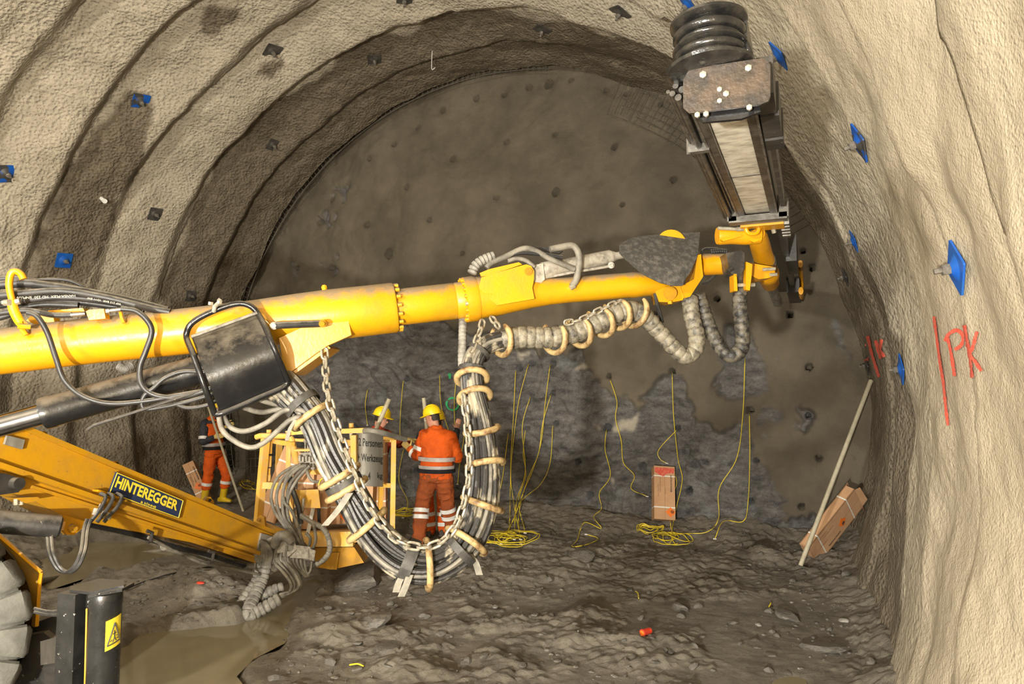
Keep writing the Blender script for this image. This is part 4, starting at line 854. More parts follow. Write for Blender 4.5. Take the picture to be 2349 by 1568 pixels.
# name sign
sg_ = [(268, 1082), (422, 1147), (411, 1189), (250, 1130)]
def SG(u_, v_, lift): 
    a = [q[0] for q in sg_]; c = [q[1] for q in sg_]
    x = (a[0]*(1-u_)+a[1]*u_)*v_+(a[3]*(1-u_)+a[2]*u_)*(1-v_); y = (c[0]*(1-u_)+c[1]*u_)*v_+(c[3]*(1-u_)+c[2]*u_)*(1-v_)
    o = Lp(268, 1082)-lback*0.03; return onplane(x, y, o-lback*lift, lback)
sign = MB().prism([SG(u_, v_, 0) for u_, v_ in ((0, 0), (1, 0), (1, 1), (0, 1))], lback*0.015).build('name_sign', 'sign_blue', lb)
b = MB()
for p0, p1 in (((0.01, 0.03), (0.99, 0.03)), ((0.99, 0.03), (0.99, 0.97)), ((0.99, 0.97), (0.01, 0.97)), ((0.01, 0.97), (0.01, 0.03))):
    b.tube([SG(*p0, 0.002), SG(*p1, 0.002)], 0.0035, 6)
b.build('sign_border', 'sign_yellow', sign)
def sign_text(txt, uc, vc, w, h, bold):
    vs, fs = text_mesh(txt, 1.0, bold); x0, x1 = min(v.x for v in vs), max(v.x for v in vs); y0, y1 = min(v.y for v in vs), max(v.y for v in vs)
    MB().add([SG(uc+(v.x-(x0+x1)/2)/(x1-x0)*w, vc+(v.y-(y0+y1)/2)/(y1-y0)*h, 0.004) for v in vs], fs).build('lettering', 'sign_yellow', sign)
sign_text('HINTEREGGER', 0.49, 0.60, 0.90, 0.54, 0.035); sign_text('& SÖHNE', 0.55, 0.14, 0.22, 0.13, 0.02)
MB().prism([Lp(x, y)-lback*0.03 for x, y in [(10, 998), (50, 1008), (44, 1030), (4, 1018)]], lback*0.02).build('data_plate', 'zincsheet', lb)
# pins and cylinders at the left
b = MB().cyl(Lp(20, 1107)-lback*0.10, Lp(20, 1107)+lback*0.3, PX(14, 4.4), 18); b.build('pivot_pin', 'blackmatt', lb)
MB().prism([Lp(x, y)-lback*0.05 for x, y in [(-60, 1080), (0, 1085), (38, 1096), (42, 1114), (30, 1128), (-60, 1140)]], lback*0.05).build('pivot_cheek', 'blackmatt', lb)
MB().prism([Lp(x, y)-lback*0.07 for x, y in [(18, 1140), (70, 1138), (78, 1146), (40, 1152)]], lback*0.12).build('bracket', 'ochre', lb)
for x in (24, 36): MB().cyl(Lp(x, 1142)-lback*0.05, Lp(x, 1156)-lback*0.05, PX(5, 4.4), 8).build('bracket_bolt', 'bolt', lb)
a, c = P(-120, 1185, 4.3), P(140, 1208, 4.65)
MB().lathe(a, c-a, [(0, PX(28, 4.4)), ((c-a).length*0.98, PX(25, 4.6)), ((c-a).length, PX(20, 4.6))], 26).build('tilt_cylinder', 'blackmatt', lb)
lprism('cylinder_lug', [(122, 1185), (140, 1180), (196, 1196), (190, 1206), (165, 1226), (150, 1226), (141, 1216), (146, 1196)], 0.04, 'yellow', -0.02)
b = MB().cyl(Lp(158, 1210)-lback*0.05, Lp(158, 1210)+lback*0.06, PX(10, 4.8), 14); b.cyl(Lp(158, 1210)-lback*0.07, Lp(158, 1210)+lback*0.06, PX(5, 4.8), 8); b.build('lug_pin', 'ochre', lb)
for k, (x0, x1) in enumerate(((215, 206), (232, 222), (252, 238))):
    MB().tube(spline([Lp(x0, 1130)-lback*0.06, Lp(x0+4, 1138)-lback*0.10, Lp(x0-6, 1160)-lback*0.10, Lp(x1-4, 1178)-lback*0.08, Lp(x1-14, 1196)-lback*0.06], 18), PX(4.5, 4.9), 8).build('hose', 'hose', lb)
for x, y in ((205, 1170), (222, 1176), (236, 1180), (218, 1160)): 
    MB().cyl(Lp(x, y-6)-lback*0.07, Lp(x-5, y+9)-lback*0.07, PX(6, 4.9), 8).build('hose_fitting', 'valve', lb)
MB().bar(Lp(212, 1124)-lback*0.03, Lp(268, 1142)-lback*0.03, 0.06, 0.015).build('hose_bracket', 'yellow', lb)
for dx in (0, 9):
    MB().tube(spline([P(108+dx, 1226, 4.6), P(113+dx, 1268, 4.5), P(130+dx, 1302, 4.5), P(152+dx, 1312, 4.5), P(172+dx, 1296, 4.5), P(186+dx, 1262, 4.55), P(192+dx, 1215, 4.7), P(200+dx, 1190, 4.75)], 30), PX(4.5, 4.5), 8).build('hanging_hose', 'hose', lb)
MB().tube(spline([Lp(217, 1200)+lback*0.1, Lp(334, 1226)+lback*0.1, Lp(400, 1252), Lp(477, 1270), Lp(560, 1296)], 24), PX(8, 5.5), 10).build('pipe', 'black', lb)
MB().tube([Lp(400, 1250)+lback*0.1, Lp(480, 1274)+lback*0.1, Lp(592, 1302)+lback*0.1], PX(13, 6.2), 14).build('pipe', 'hosegrey', lb)
MB().tube(spline([Lp(340, 1232), Lp(400, 1262), Lp(470, 1292), Lp(540, 1305), Lp(600, 1318)], 24), PX(3.5, 6), 8).build('cable', 'hosegrey', lb)
for x, y in ((332, 1230), (474, 1276)): MB().tube([Lp(x-6, y-14)-lback*0.05, Lp(x+4, y-10)-lback*0.06, Lp(x+2, y+10)-lback*0.05, Lp(x-6, y+12)-lback*0.05], PX(4, 5.8), 8).build('pipe_clip', 'blackmatt', lb)
# hoses sagging from the boom's end into the puddle
def wq(pts, r, mat): return wrap_tube(spline([P(*q) for q in pts], 60), r, mat, lb, 'wrapped_hose', pitch=0.05, depth=0.12)
wq([(612, 1290, 6.85), (602, 1325, 6.8), (582, 1370, 6.65), (568, 1402, 6.52), (570, 1412, 6.5), (590, 1402, 6.55), (618, 1386, 6.6), (642, 1372, 6.65)], 0.062, 'wrapgrey')
wq([(600, 1290, 6.9), (588, 1330, 6.85), (565, 1365, 6.75), (550, 1388, 6.68), (556, 1395, 6.68), (585, 1375, 6.75), (620, 1355, 6.8), (650, 1345, 6.85)], 0.050, 'wrapgrey')
for k in range(5):
    o = (k-2)*5
    MB().tube(spline([P(588+o*0.3, 1230+k*2, 6.85), P(606+o*0.5, 1244+k, 6.72), P(612+o, 1268, 6.75), P(608+o, 1296, 6.8)], 18), 0.020, 8).build('hose', 'hosegrey', lb)
for k in range(7):
    o = k*5.5; 
    MB().tube(spline([P(636+o*0.8, 1252, 6.9+0.05*((k*2) % 5-2)), P(628+o, 1285, 6.8), P(650+o*0.9, 1312, 6.75+0.04*((k*3) % 5-2)), P(668+o*0.7, 1340, 6.7+0.04*((k*3) % 5-2)), P(660+o*0.6, 1362-o*0.3, 6.68), P(632+o*0.3, 1376-o*0.4, 6.66)], 26), 0.015, 8).build('hose', 'hosegrey', lb)
for k in range(4):
    o = k*9
    MB().tube(spline([P(690+o*0.4, 1262, 6.9), P(672+o, 1285, 6.85), P(690+o*0.5, 1312, 6.85), P(706+o*0.2, 1322-k*4, 6.85), P(716, 1300-k*5, 6.9)], 20), 0.012, 8).build('hose', 'hosegrey', lb)
for pts, th_, mt_ in (([(622, 1238), (650, 1226), (678, 1240), (672, 1262), (640, 1268)], 0.07, 'valve'), ([(652, 1252), (676, 1240), (682, 1258), (662, 1276)], 0.08, 'valve'), ([(684, 1250), (712, 1254), (708, 1280), (682, 1280)], 0.12, 'valve'), ([(706, 1256), (724, 1262), (720, 1286), (708, 1282)], 0.1, 'valve')):
    MB().prism([P(x, y, 6.8) for x, y in pts], lback*th_).build('coupling_block', mt_, lb)
MB().tube(spline([P(628, 1250, 6.78), P(640, 1230, 6.75), P(656, 1228, 6.75), P(668, 1240, 6.78)], 14), 0.05, 10).build('swivel_hose', 'hosegrey', lb)

# ------------------------------------------------------------------ work basket
bk = thing('work_basket', 'yellow steel work basket with grey load sign, filled with cardboard boxes', 'work basket', P(740, 1255, 7.4))
def Q(x, y, d): return P(x, y, d)
def rail(name, a, c, w=0.05, h=0.05, mat='basket_yellow', parent=bk): return MB().bar(a, c, w, h).build(name, mat, parent)
TL, TM = Q(592, 1001, 7.35), Q(815, 998, 7.3)
rail('post', Q(609, 1004, 7.35), Q(592, 1200, 7.35), 0.075, 0.06)
rail('post', Q(812, 997, 7.3), Q(813, 1225, 7.3), 0.06, 0.06)
rail('post', Q(641, 1012, 8.0), Q(636, 1118, 8.0), 0.06, 0.05)
rail('post', Q(662, 1018, 7.7), Q(661, 1085, 7.7), 0.05, 0.05)
rail('post', Q(672, 1010, 8.1), Q(674, 1062, 8.1), 0.04, 0.04)
rail('post', Q(903, 1008, 7.75), Q(900, 1212, 7.75), 0.055, 0.055)
rail('post', Q(874, 1112, 7.9), Q(870, 1218, 7.9), 0.05, 0.05)
rail('post', Q(802, 1008, 7.9), Q(800, 1090, 7.9), 0.045, 0.045)
rail('post', Q(668, 1130, 7.6), Q(664, 1220, 7.5), 0.06, 0.05)
b = MB().tube(spline([Q(588, 1002, 7.35), Q(600, 999, 7.33), Q(660, 1000, 7.32)], 8), 0.030, 8); b.build('top_rail', 'basket_yellow', bk)
rail('top_rail', Q(657, 993, 7.5), Q(725, 987, 7.5), 0.06, 0.05)
rail('top_rail', Q(725, 990, 7.6), Q(800, 988, 7.55), 0.05, 0.05)
rail('top_rail', Q(788, 988, 7.32), Q(838, 986, 7.32), 0.09, 0.05)
rail('top_rail', Q(625, 1010, 7.5), Q(672, 1019, 7.2), 0.04, 0.05)
rail('back_rail', Q(660, 1008, 8.1), Q(730, 1010, 8.1), 0.035, 0.035); rail('back_rail', Q(772, 1012, 8.0), Q(905, 1010, 7.95), 0.035, 0.035)
rail('mid_rail', Q(600, 1112, 7.35), Q(660, 1114, 7.35), 0.05, 0.07); rail('mid_rail', Q(640, 1124, 7.9), Q(700, 1128, 7.9), 0.04, 0.05); rail('mid_rail', Q(676, 1097, 7.7), Q(712, 1097, 7.7), 0.03, 0.03)
rail('mid_rail', Q(878, 1112, 7.8), Q(903, 1113, 7.75), 0.04, 0.05); rail('mid_rail', Q(700, 1096, 7.85), Q(702, 1120, 7.85), 0.04, 0.03)
b = MB().tube(spline([Q(665, 1003, 7.3), Q(670, 1012, 7.3), Q(680, 1060, 7.35)], 10), 0.036, 10); b.build('bent_tube', 'basket_yellow', bk)
b = MB()
for y0, y1, r in ((1012, 1040, 0.021), (1045, 1070, 0.021), (1073, 1088, 0.014), (1088, 1112, 0.021)): b.cyl(Q(621-(y0-1012)*0.05, y0, 7.45), Q(621-(y1-1012)*0.05, y1, 7.45), r, 10)
b.build('hinge_bar', 'basket_yellow', bk)
MB().tube([Q(616, 1001, 7.4), Q(617, 990, 7.4), Q(617, 985, 7.4)], 0.026, 8).build('rail_peg', 'basket_yellow', bk); MB().tube([Q(806, 988, 7.5), Q(806, 970, 7.5)], 0.026, 8).build('rail_peg', 'basket_yellow', bk)
rail('floor_beam', Q(664, 1236, 7.35), Q(812, 1234, 7.3), 0.08, 0.155); rail('floor_beam', Q(812, 1232, 7.3), Q(902, 1214, 7.75), 0.05, 0.10); rail('floor_beam', Q(594, 1200, 7.4), Q(664, 1226, 7.4), 0.05, 0.06)
MB().prism([Q(668, 1216, 7.4), Q(812, 1216, 7.35), Q(902, 1208, 7.78), Q(700, 1200, 8.3)], Vector((0, 0, -0.02))).build('basket_floor', 'ochre', bk)
MB().prism([Q(x, y, 7.3) for x, y in [(588, 1192), (597, 1180), (606, 1186), (608, 1206), (575, 1204)]], back*0.05).build('foot_lug', 'basket_yellow', bk)
MB().cyl(Q(593, 1191, 7.28), Q(593, 1191, 7.4), 0.02, 10).build('foot_pin', 'ochre', bk)
MB().prism([Q(x, y, 7.35) for x, y in [(720, 1256), (812, 1254), (835, 1290), (760, 1306), (725, 1300)]], back*0.3).build('basket_mount', 'ochre', bk)
MB().prism([Q(x, y, 7.3) for x, y in [(748, 1268), (778, 1266), (772, 1306), (748, 1304)]], back*0.03).build('mount_plate', 'ochre', bk)
b = MB().prism([Q(x, y, 7.2) for x, y in [(676, 1124), (730, 1122), (735, 1165), (675, 1163)]], back*0.02); b.build('valve_cover', 'basket_yellow', bk)
rail('plate_edge', Q(728, 1122, 7.22), Q(733, 1200, 7.25), 0.03, 0.02, 'blackmatt')
# load sign, a curved sheet between two posts
cx0, cx1 = 818, 879
def LS(u_, v_, lift=0.0):
    x = cx0+(cx1-cx0)*u_; y = (1114+2*u_)*(1-v_)+(987+6*u_)*v_
    return P(x, y, 7.42-0.14*math.sin(math.pi*(0.12+0.80*u_))+0.20*u_-lift)
ls = MB().sheet([[LS(i/12, j/4) for j in range(5)] for i in range(13)], back*0.006).build('load_sign', 'zincsheet', bk)
def load_text(txt, u0, u1, vc, h):
    vs, fs = text_mesh(txt, 1.0, 0.012); x0, x1 = min(v.x for v in vs), max(v.x for v in vs); y0, y1 = min(v.y for v in vs), max(v.y for v in vs)
    MB().add([LS(u0+(v.x-x0)/(x1-x0)*(u1-u0), vc+(v.y-(y0+y1)/2)/(y1-y0)*h, 0.006) for v in vs], fs).build('lettering', 'print', ls)
load_text('2 Personen', 0.07, 0.97, 0.80, 0.15); load_text('+ Werkzeug', 0.02, 0.98, 0.50, 0.18); load_text('max. 4', -0.02, 0.52, 0.19, 0.14); load_text('kg', 0.78, 0.98, 0.19, 0.14)
tr = MB().tube(spline([P(834, 988, 7.28), P(850, 987, 7.22), P(880, 993, 7.28), P(905, 1000, 7.5), P(932, 1008, 7.7)], 16), 0.030, 8, squash=0.6).build('sign_rail', 'zincsheet', bk)
MB().bar(P(903, 1006, 7.74), P(878, 1004, 7.6), 0.03, 0.03).build('top_rail', 'basket_yellow', bk)
# control valve with its fan of hoses
vb = MB().prism([Q(x, y, 7.15) for x, y in [(684, 1052), (690, 1038), (720, 1036), (726, 1060), (720, 1078), (690, 1074)]], back*0.15).build('control_valve', 'valve', bk)
for k in range(5):
    b = MB().box(Q(689+k*7.5, 1050+3*(k % 2), 7.1), _r*0.012, _u*0.03, back*0.03); b.cyl(Q(689+k*7.5, 1064, 7.1), Q(688+k*7.5, 1072, 7.1), 0.011, 8); b.build('spool', 'valve', vb)
for x in (700, 706): b = MB().cyl(Q(x, 1036, 7.12), Q(x, 1014, 7.12), 0.008, 8); b.ball(Q(x, 1011, 7.12), 0.020, 8); b.build('lever', 'valve', vb)
MB().prism([Q(674, 1030, 7.1), Q(722, 1029, 7.1), Q(724, 1034, 7.1), Q(676, 1035, 7.1)], back*0.12).build('valve_plate', 'basket_yellow', vb)
MB().prism([Q(x, y, 7.35) for x, y in [(688, 1038), (730, 1038), (738, 1062), (738, 1088), (715, 1088), (684, 1062)]], back*0.05).build('valve_backplate', 'basket_yellow', bk)
FAN = ([(696, 1066), (668, 1072), (636, 1096), (622, 1135), (630, 1172), (652, 1205), (676, 1240), (690, 1262)], [(700, 1066), (676, 1073), (646, 1100), (634, 1140), (642, 1178), (662, 1210), (682, 1242), (694, 1262)], [(703, 1067), (684, 1074), (656, 1104), (648, 1146), (652, 1185), (672, 1216), (688, 1244), (698, 1264)],
       [(707, 1067), (692, 1076), (664, 1112), (658, 1155), (664, 1192), (682, 1222), (694, 1246), (702, 1264)], [(710, 1068), (698, 1080), (676, 1108), (662, 1140), (660, 1178), (676, 1225), (700, 1250), (706, 1264)], [(690, 1064), (664, 1084), (650, 1120), (652, 1150), (668, 1170), (680, 1196), (692, 1236), (700, 1262)])
for k, pts in enumerate(FAN):
    MB().tube(spline([Q(x, y, 7.08-0.02*min(i, 5)-0.025*(k % 3)) for i, (x, y) in enumerate(pts)], 44), PX(3.6, 7), 8).build('hose', 'hosegrey', bk)
MB().tube(spline([Q(704, 1070, 7.1), Q(706, 1086, 7.02), Q(716, 1102, 7.0), Q(734, 1105, 7.05)], 16), 0.017, 8).build('hose', 'hosegrey', bk)
for pts in ([(716, 1262, 6.95), (724, 1240, 6.9), (722, 1215, 6.9), (716, 1200, 6.95), (690, 1185, 7.0)], [(706, 1260, 6.95), (712, 1235, 6.9), (702, 1222, 6.9)]):
    MB().tube(spline([P(*q) for q in pts], 18), 0.016, 8).build('hose', 'hosegrey', bk)
wrap_tube(spline([P(726, 1202, 6.95), P(742, 1212, 6.92), P(754, 1235, 6.9), P(756, 1262, 6.9), P(744, 1282, 6.9), P(726, 1294, 6.9)], 40), 0.028, 'wrapgrey', bk, pitch=0.03)
MB().tube(spline([P(690, 1180, 7.0), P(708, 1192, 6.96), P(728, 1202, 6.95)], 10), 0.02, 8).build('hose', 'hosegrey', bk)
MB().tube(spline([P(664, 1092, 7.1), P(670, 1120, 7.05), P(684, 1160, 7.05), P(690, 1200, 7.05)], 18), 0.028, 8).build('hose', 'hose', bk)
MB().tube([P(688, 1215, 7.1), P(696, 1150, 7.1), P(697, 1142, 7.1)], 0.013, 8).build('lever_rod', 'valve', bk)

# ------------------------------------------------------------------ carrier: wheel, fender; stabilizer leg
car = thing('carrier', 'front corner of the drilling rig with grey muddy tyre and yellow fender', 'vehicle', P(-60, 1760, 3.9))
d = 3.9; wr = 0.73
wc = P(-283, 1478, d); wc.z = wr-0.01; axw = Vector((-wc.x, -wc.y-0.5, 0)).normalized()
prof = [(-0.17, wr*0.50), (-0.20, wr*0.70), (-0.19, wr*0.86), (-0.15, wr*0.935), (0.15, wr*0.935), (0.19, wr*0.86), (0.20, wr*0.70), (0.17, wr*0.50)]
ty = MB().lathe(wc, axw, prof, 72).build('tyre', 'tyre', car)
tu, tv = _frame(axw, Vector((0, 0, 1)))
NL = 20
for k in range(NL):
    for s_ in (-1, 1):
        a0 = 2*math.pi*(k+(0.5 if s_ > 0 else 0))/NL; vs = []
        for w, rad, da in ((0.0, 1.0, -0.03), (0.10, 1.0, 0.0), (0.19, 0.99, 0.03), (0.225, 0.95, 0.04), (0.235, 0.86, 0.05), (0.22, 0.76, 0.05)):
            for dd, dr in ((-0.140, 0.07), (-0.128, 0.02), (-0.09, 0.0), (0.09, 0.0), (0.128, 0.02), (0.140, 0.07)):
                a = a0+da+dd; q_ = 1 if w < 0.21 else 0
                vs.append(wc+axw*(w-(0.0 if q_ else dr*0.6))*s_+(tu*math.cos(a)+tv*math.sin(a))*wr*(rad-dr*q_))
        n_ = 6; fs = [(i*n_+q, i*n_+q+1, (i+1)*n_+q+1, (i+1)*n_+q) for i in range(5) for q in range(n_-1)]
        MB().add(vs, fs, True).build('tread_lug', 'tyre', ty)
b = MB().lathe(wc, axw, [(-0.12, 0.02), (-0.12, wr*0.3), (-0.17, wr*0.45), (-0.18, wr*0.52), (0.18, wr*0.52), (0.12, wr*0.3), (0.12, 0.02)], 30); b.build('rim', 'yellow', car)
fpts = [(-200, 1080), (-60, 1175), (0, 1228), (95, 1312), (90, 1345), (84, 1435), (78, 1438), (60, 1430)]
inner = [(50, 1415), (54, 1390), (40, 1345), (20, 1308), (-20, 1262), (-90, 1210), (-200, 1140)]
MB().prism([P(x, y, 4.40) for x, y in fpts+inner], back*0.015).build('fender_side', 'fender', car)
b = MB()
for (xa, ya), (xb, yb) in zip(fpts[:6], fpts[1:6]): b.tube([P(xa, ya, 4.38), P(xb, yb, 4.38)], 0.012, 6)
b.build('fender_lip', 'yellow', car)
MB().prism([P(x, y, 4.5) for x, y in [(30, 1445), (130, 1410), (142, 1430), (135, 1450), (60, 1470)]], back*0.3).build('chassis_box', 'blackmatt', car)
MB().prism([P(x, y, 4.45) for x, y in [(40, 1460), (100, 1450), (150, 1490), (150, 1600), (60, 1700), (-40, 1700)]], back*0.5).build('chassis_plate', 'blackmatt', car)
for k in range(2):
    MB().tube(spline([P(80, 1395+k*8, 4.1), P(110, 1402+k*7, 4.0), P(140, 1400+k*8, 3.7), P(160, 1385+k*8, 3.4)], 14), 0.010, 8).build('hose', 'hose', car)
MB().bar(P(118, 1492, 3.7), P(172, 1480, 3.3), 0.10, 0.12).build('stabilizer_arm', 'blackmatt', car)

sd = 3.15; st0 = P(245, 1345, sd)
fz_ = floor_z(st0.x, st0.y)
leg = thing('stabilizer_leg', 'speckled black stabilizer leg with yellow crush-hazard sticker', 'stabilizer leg', (st0.x, st0.y, fz_))
rr_ = PX(37, sd)
top = P(241, 1362, sd); bot = Vector((top.x, top.y, fz_+0.06))
MB().lathe(bot, Vector((0, 0, 1)), [(0, rr_*0.92), (top.z-bot.z-0.05, rr_*0.97), (top.z-bot.z-0.045, rr_), (top.z-bot.z, rr_), (top.z-bot.z+0.01, rr_*0.97)], 32).build('outer_tube', 'post', leg)
bx_ = P(183, 1362, sd+0.02); hx = PX(28, sd)
ux = Vector((1, 0.15, 0)).normalized(); uy = Vector((-0.15, 1, 0)).normalized()
MB().box(((bx_.x), bx_.y, (bx_.z+0.02+fz_+0.35)/2), ux*hx*0.9, uy*0.07, Vector((0, 0, (bx_.z+0.02-fz_-0.35)/2))).build('box_tube', 'post', leg)
MB().prism([P(160, 1352, sd-0.03), P(206, 1357, sd-0.06), P(284, 1342, sd-0.03), P(284, 1330, sd+0.12), P(228, 1326, sd+0.14), P(162, 1344, sd+0.08)], Vector((0, 0, -0.012))).build('cap_plate', 'post', leg)
MB().prism([P(202, 1365, sd-0.075), P(280, 1350, sd-0.065), P(280, 1356, sd-0.065), P(202, 1371, sd-0.075)], back*0.10).build('cap_plate', 'post', leg)
MB().lathe((top.x, top.y, fz_+0.0), Vector((0, 0, 1)), [(0, 0.17), (0.02, 0.17), (0.05, 0.07), (0.10, 0.06)], 24).build('foot_pad', 'blackmatt', leg)
MB().tube([P(199, 1395, sd-0.07), P(197, 1480, sd-0.07), P(194, 1600, sd-0.08)], 0.004, 6).build('edge_strip', 'ochre', leg)
# sticker wrapped on the tube
cen = Vector((top.x, top.y, 0)); va = math.atan2(CAM.y-top.y, CAM.x-top.x)
def ST(u_, v_, lift=0.0):
    a = va+0.10+u_*0.62; z = P(258, 1460, sd-rr_).z+(v_)*PX(33, sd)+0.012*u_
    return Vector((cen.x+(rr_*1.0+0.003+lift)*math.cos(a), cen.y+(rr_*1.0+0.003+lift)*math.sin(a), z))
sk = MB().sheet([[ST(u_, v_) for v_ in (-1, 1)] for u_ in np.linspace(-0.02, 1.52, 13)], Vector((0, 0, 0.0005))).build('sticker', 'sign_yellow', leg)
b = MB()
def sline(p, q, w): b.tube([ST(p[0]+(q[0]-p[0])*t, p[1]+(q[1]-p[1])*t, 0.001) for t in np.linspace(0, 1, 5)], w, 4)
for p, q in (((0.15, -0.7), (1.38, -0.7)), ((1.38, -0.7), (0.77, 0.65)), ((0.77, 0.65), (0.15, -0.7))): sline(p, q, 0.003)
for p, q in (((0.77, 0.15), (0.77, -0.35)), ((0.6, -0.05), (0.94, -0.05)), ((0.77, -0.3), (0.6, -0.6)), ((0.77, -0.3), (0.94, -0.6)), ((0.4, -0.5), (0.55, -0.4)), ((1.0, -0.4), (1.15, -0.5)), ((0.95, -0.25), (1.1, -0.3))): sline(p, q, 0.002)
b.build('crush_symbol', 'print', sk)

# ================================================================== PEOPLE
def capsule(b, p, q, r0, r1, n=12):
    p, q = Vector(p), Vector(q); t = (q-p).normalized(); 
    b.tube([p-t*r0*0.9, p-t*r0*0.5, p, p.lerp(q, 0.5), q, q+t*r1*0.5, q+t*r1*0.9], [r0*0.42, r0*0.85, r0, (r0+r1)/2, r1, r1*0.85, r1*0.42], n)
def loft(b, rings, n=20):
    vs, fs = [], []
    for c, sv, fv in rings:
        for k in range(n): a = 2*math.pi*k/n; vs.append(Vector(c)+Vector(sv)*math.cos(a)+Vector(fv)*math.sin(a))
    m = len(rings)
    for i in range(m-1):
        for k in range(n): fs.append((i*n+k, i*n+(k+1) % n, (i+1)*n+(k+1) % n, (i+1)*n+k))
    fs += [list(range(n-1, -1, -1)), list(range((m-1)*n, m*n))]; b.add(vs, fs, True)
def fused(b, name, mat, parent, voxel=0.011, smooth=4, wrinkle=0.0, seed=0.0):
    """the pieces in b melted into one continuous surface"""
    og = BASE[parent.name]; me = bpy.data.meshes.new(name); me.from_pydata([v-og for v in b.v], [], b.f)
    bm = bmesh.new(); bm.from_mesh(me); bmesh.ops.recalc_face_normals(bm, faces=bm.faces[:]); bm.to_mesh(me); bm.free()
    o = bpy.data.objects.new(name, me); COL.objects.link(o)
    m = o.modifiers.new('fuse', 'REMESH'); m.mode = 'VOXEL'; m.voxel_size = voxel
    m = o.modifiers.new('soft', 'SMOOTH'); m.iterations = smooth; m.factor = 0.5
    me2 = bpy.data.meshes.new_from_object(o.evaluated_get(bpy.context.evaluated_depsgraph_get())); bpy.data.objects.remove(o); bpy.data.meshes.remove(me)
    n = len(me2.vertices); co = np.empty(n*3, np.float32); me2.vertices.foreach_get('co', co); co = co.reshape(-1, 3)
    if wrinkle:
        nr = np.empty(n*3, np.float32); me2.vertex_normals.foreach_get('vector', nr); nr = nr.reshape(-1, 3)
        w = fbm(co[:, 0]*7+seed, co[:, 1]*7, co[:, 2]*13+seed, 3)
        co = co + nr*(wrinkle*(1-2*np.abs(w)))[:, None]; me2.vertices.foreach_set('co', co.reshape(-1))
    me2.polygons.foreach_set('use_smooth', np.ones(len(me2.polygons), bool)); me2.update(); me2.name = name
    me2.materials.clear(); me2.materials.append(M[mat]); return link(name, me2, og, parent)
def hand_shape(b, wrist, hdir, palm_n, side, curl, k=1.0):
    """palm, four fingers of unequal length and a thumb off the side near the base; side points to the thumb"""
    h = Vector(hdir).normalized(); s = Vector(side); s = (s-h*s.dot(h)).normalized(); n = h.cross(s).normalized()
    if n.dot(Vector(palm_n)) < 0: n = -n
    w = Vector(wrist)
    loft(b, [(w-h*0.02*k, s*0.026*k, n*0.020*k), (w+h*0.03*k, s*0.036*k, n*0.019*k), (w+h*0.075*k, s*0.043*k, n*0.017*k), (w+h*0.098*k, s*0.040*k, n*0.013*k)], 14)
    for off, ln in ((0.031, 0.92), (0.011, 1.0), (-0.010, 0.94), (-0.030, 0.76)):
        p = w+h*(0.092*k)+s*off*k; ang = 0.0; dirv = h.copy()
        for j, (L, r0, r1) in enumerate(((0.044, 0.0100, 0.0092), (0.027, 0.0092, 0.0086), (0.022, 0.0086, 0.0076))):
            ang += curl*(0.8 if j == 0 else 1.0); dirv = (h*math.cos(ang)+n*math.sin(ang)).normalized(); q = p+dirv*L*ln*k; capsule(b, p, q, r0*k, r1*k, 8); p = q
    p = w+h*0.022*k+s*0.030*k; dirv = (h*0.55+s*0.75+n*0.35).normalized()
    for j, (L, r0, r1) in enumerate(((0.042, 0.0135, 0.0115), (0.030, 0.0112, 0.0102), (0.024, 0.0100, 0.0085))):
        q = p+dirv*L*k; capsule(b, p, q, r0*k, r1*k, 8); p = q; dirv = (dirv*0.75+h*0.35+n*0.55*min(1, curl+0.2)).normalized()
def head_shape(b, c, f, s, up):
    """c: middle of the head; f: where the face looks"""
    c = Vector(c)
    for_ = [(-0.118, 0.030, 0.060, -0.005), (-0.105, 0.045, 0.078, 0.030), (-0.080, 0.056, 0.090, 0.055), (-0.045, 0.066, 0.094, 0.078), (0.0, 0.073, 0.096, 0.092), (0.045, 0.077, 0.096, 0.098), (0.085, 0.068, 0.084, 0.088), (0.108, 0.048, 0.058, 0.066), (0.120, 0.018, 0.022, 0.03)]
    rings = []
    for z, w, fr, bk_ in for_: rings.append((c+up*z+f*(fr-bk_)/2, s*w, f*(fr+bk_)/2))
    loft(b, rings, 24)
    nose = c+f*0.094-up*0.022
    loft(b, [(nose+up*0.034-f*0.008, s*0.007, f*0.008), (nose+up*0.012, s*0.010, f*0.014), (nose-up*0.008+f*0.006, s*0.016, f*0.019), (nose-up*0.018, s*0.013, f*0.010)], 10)
    capsule(b, c+f*0.086-up*0.056-s*0.018, c+f*0.086-up*0.056+s*0.018, 0.009, 0.009, 8)          # lips
    capsule(b, c+f*0.084+up*0.026-s*0.030, c+f*0.084+up*0.026+s*0.030, 0.011, 0.011, 8)          # brow
    for q in (-1, 1): loft(b, [(c+s*q*0.072-f*0.008+up*0.030, s*0.006, f*0.014), (c+s*q*0.080-f*0.012+up*0.008, s*0.010, f*0.021), (c+s*q*0.076-f*0.004-up*0.028, s*0.007, f*0.012)], 10)

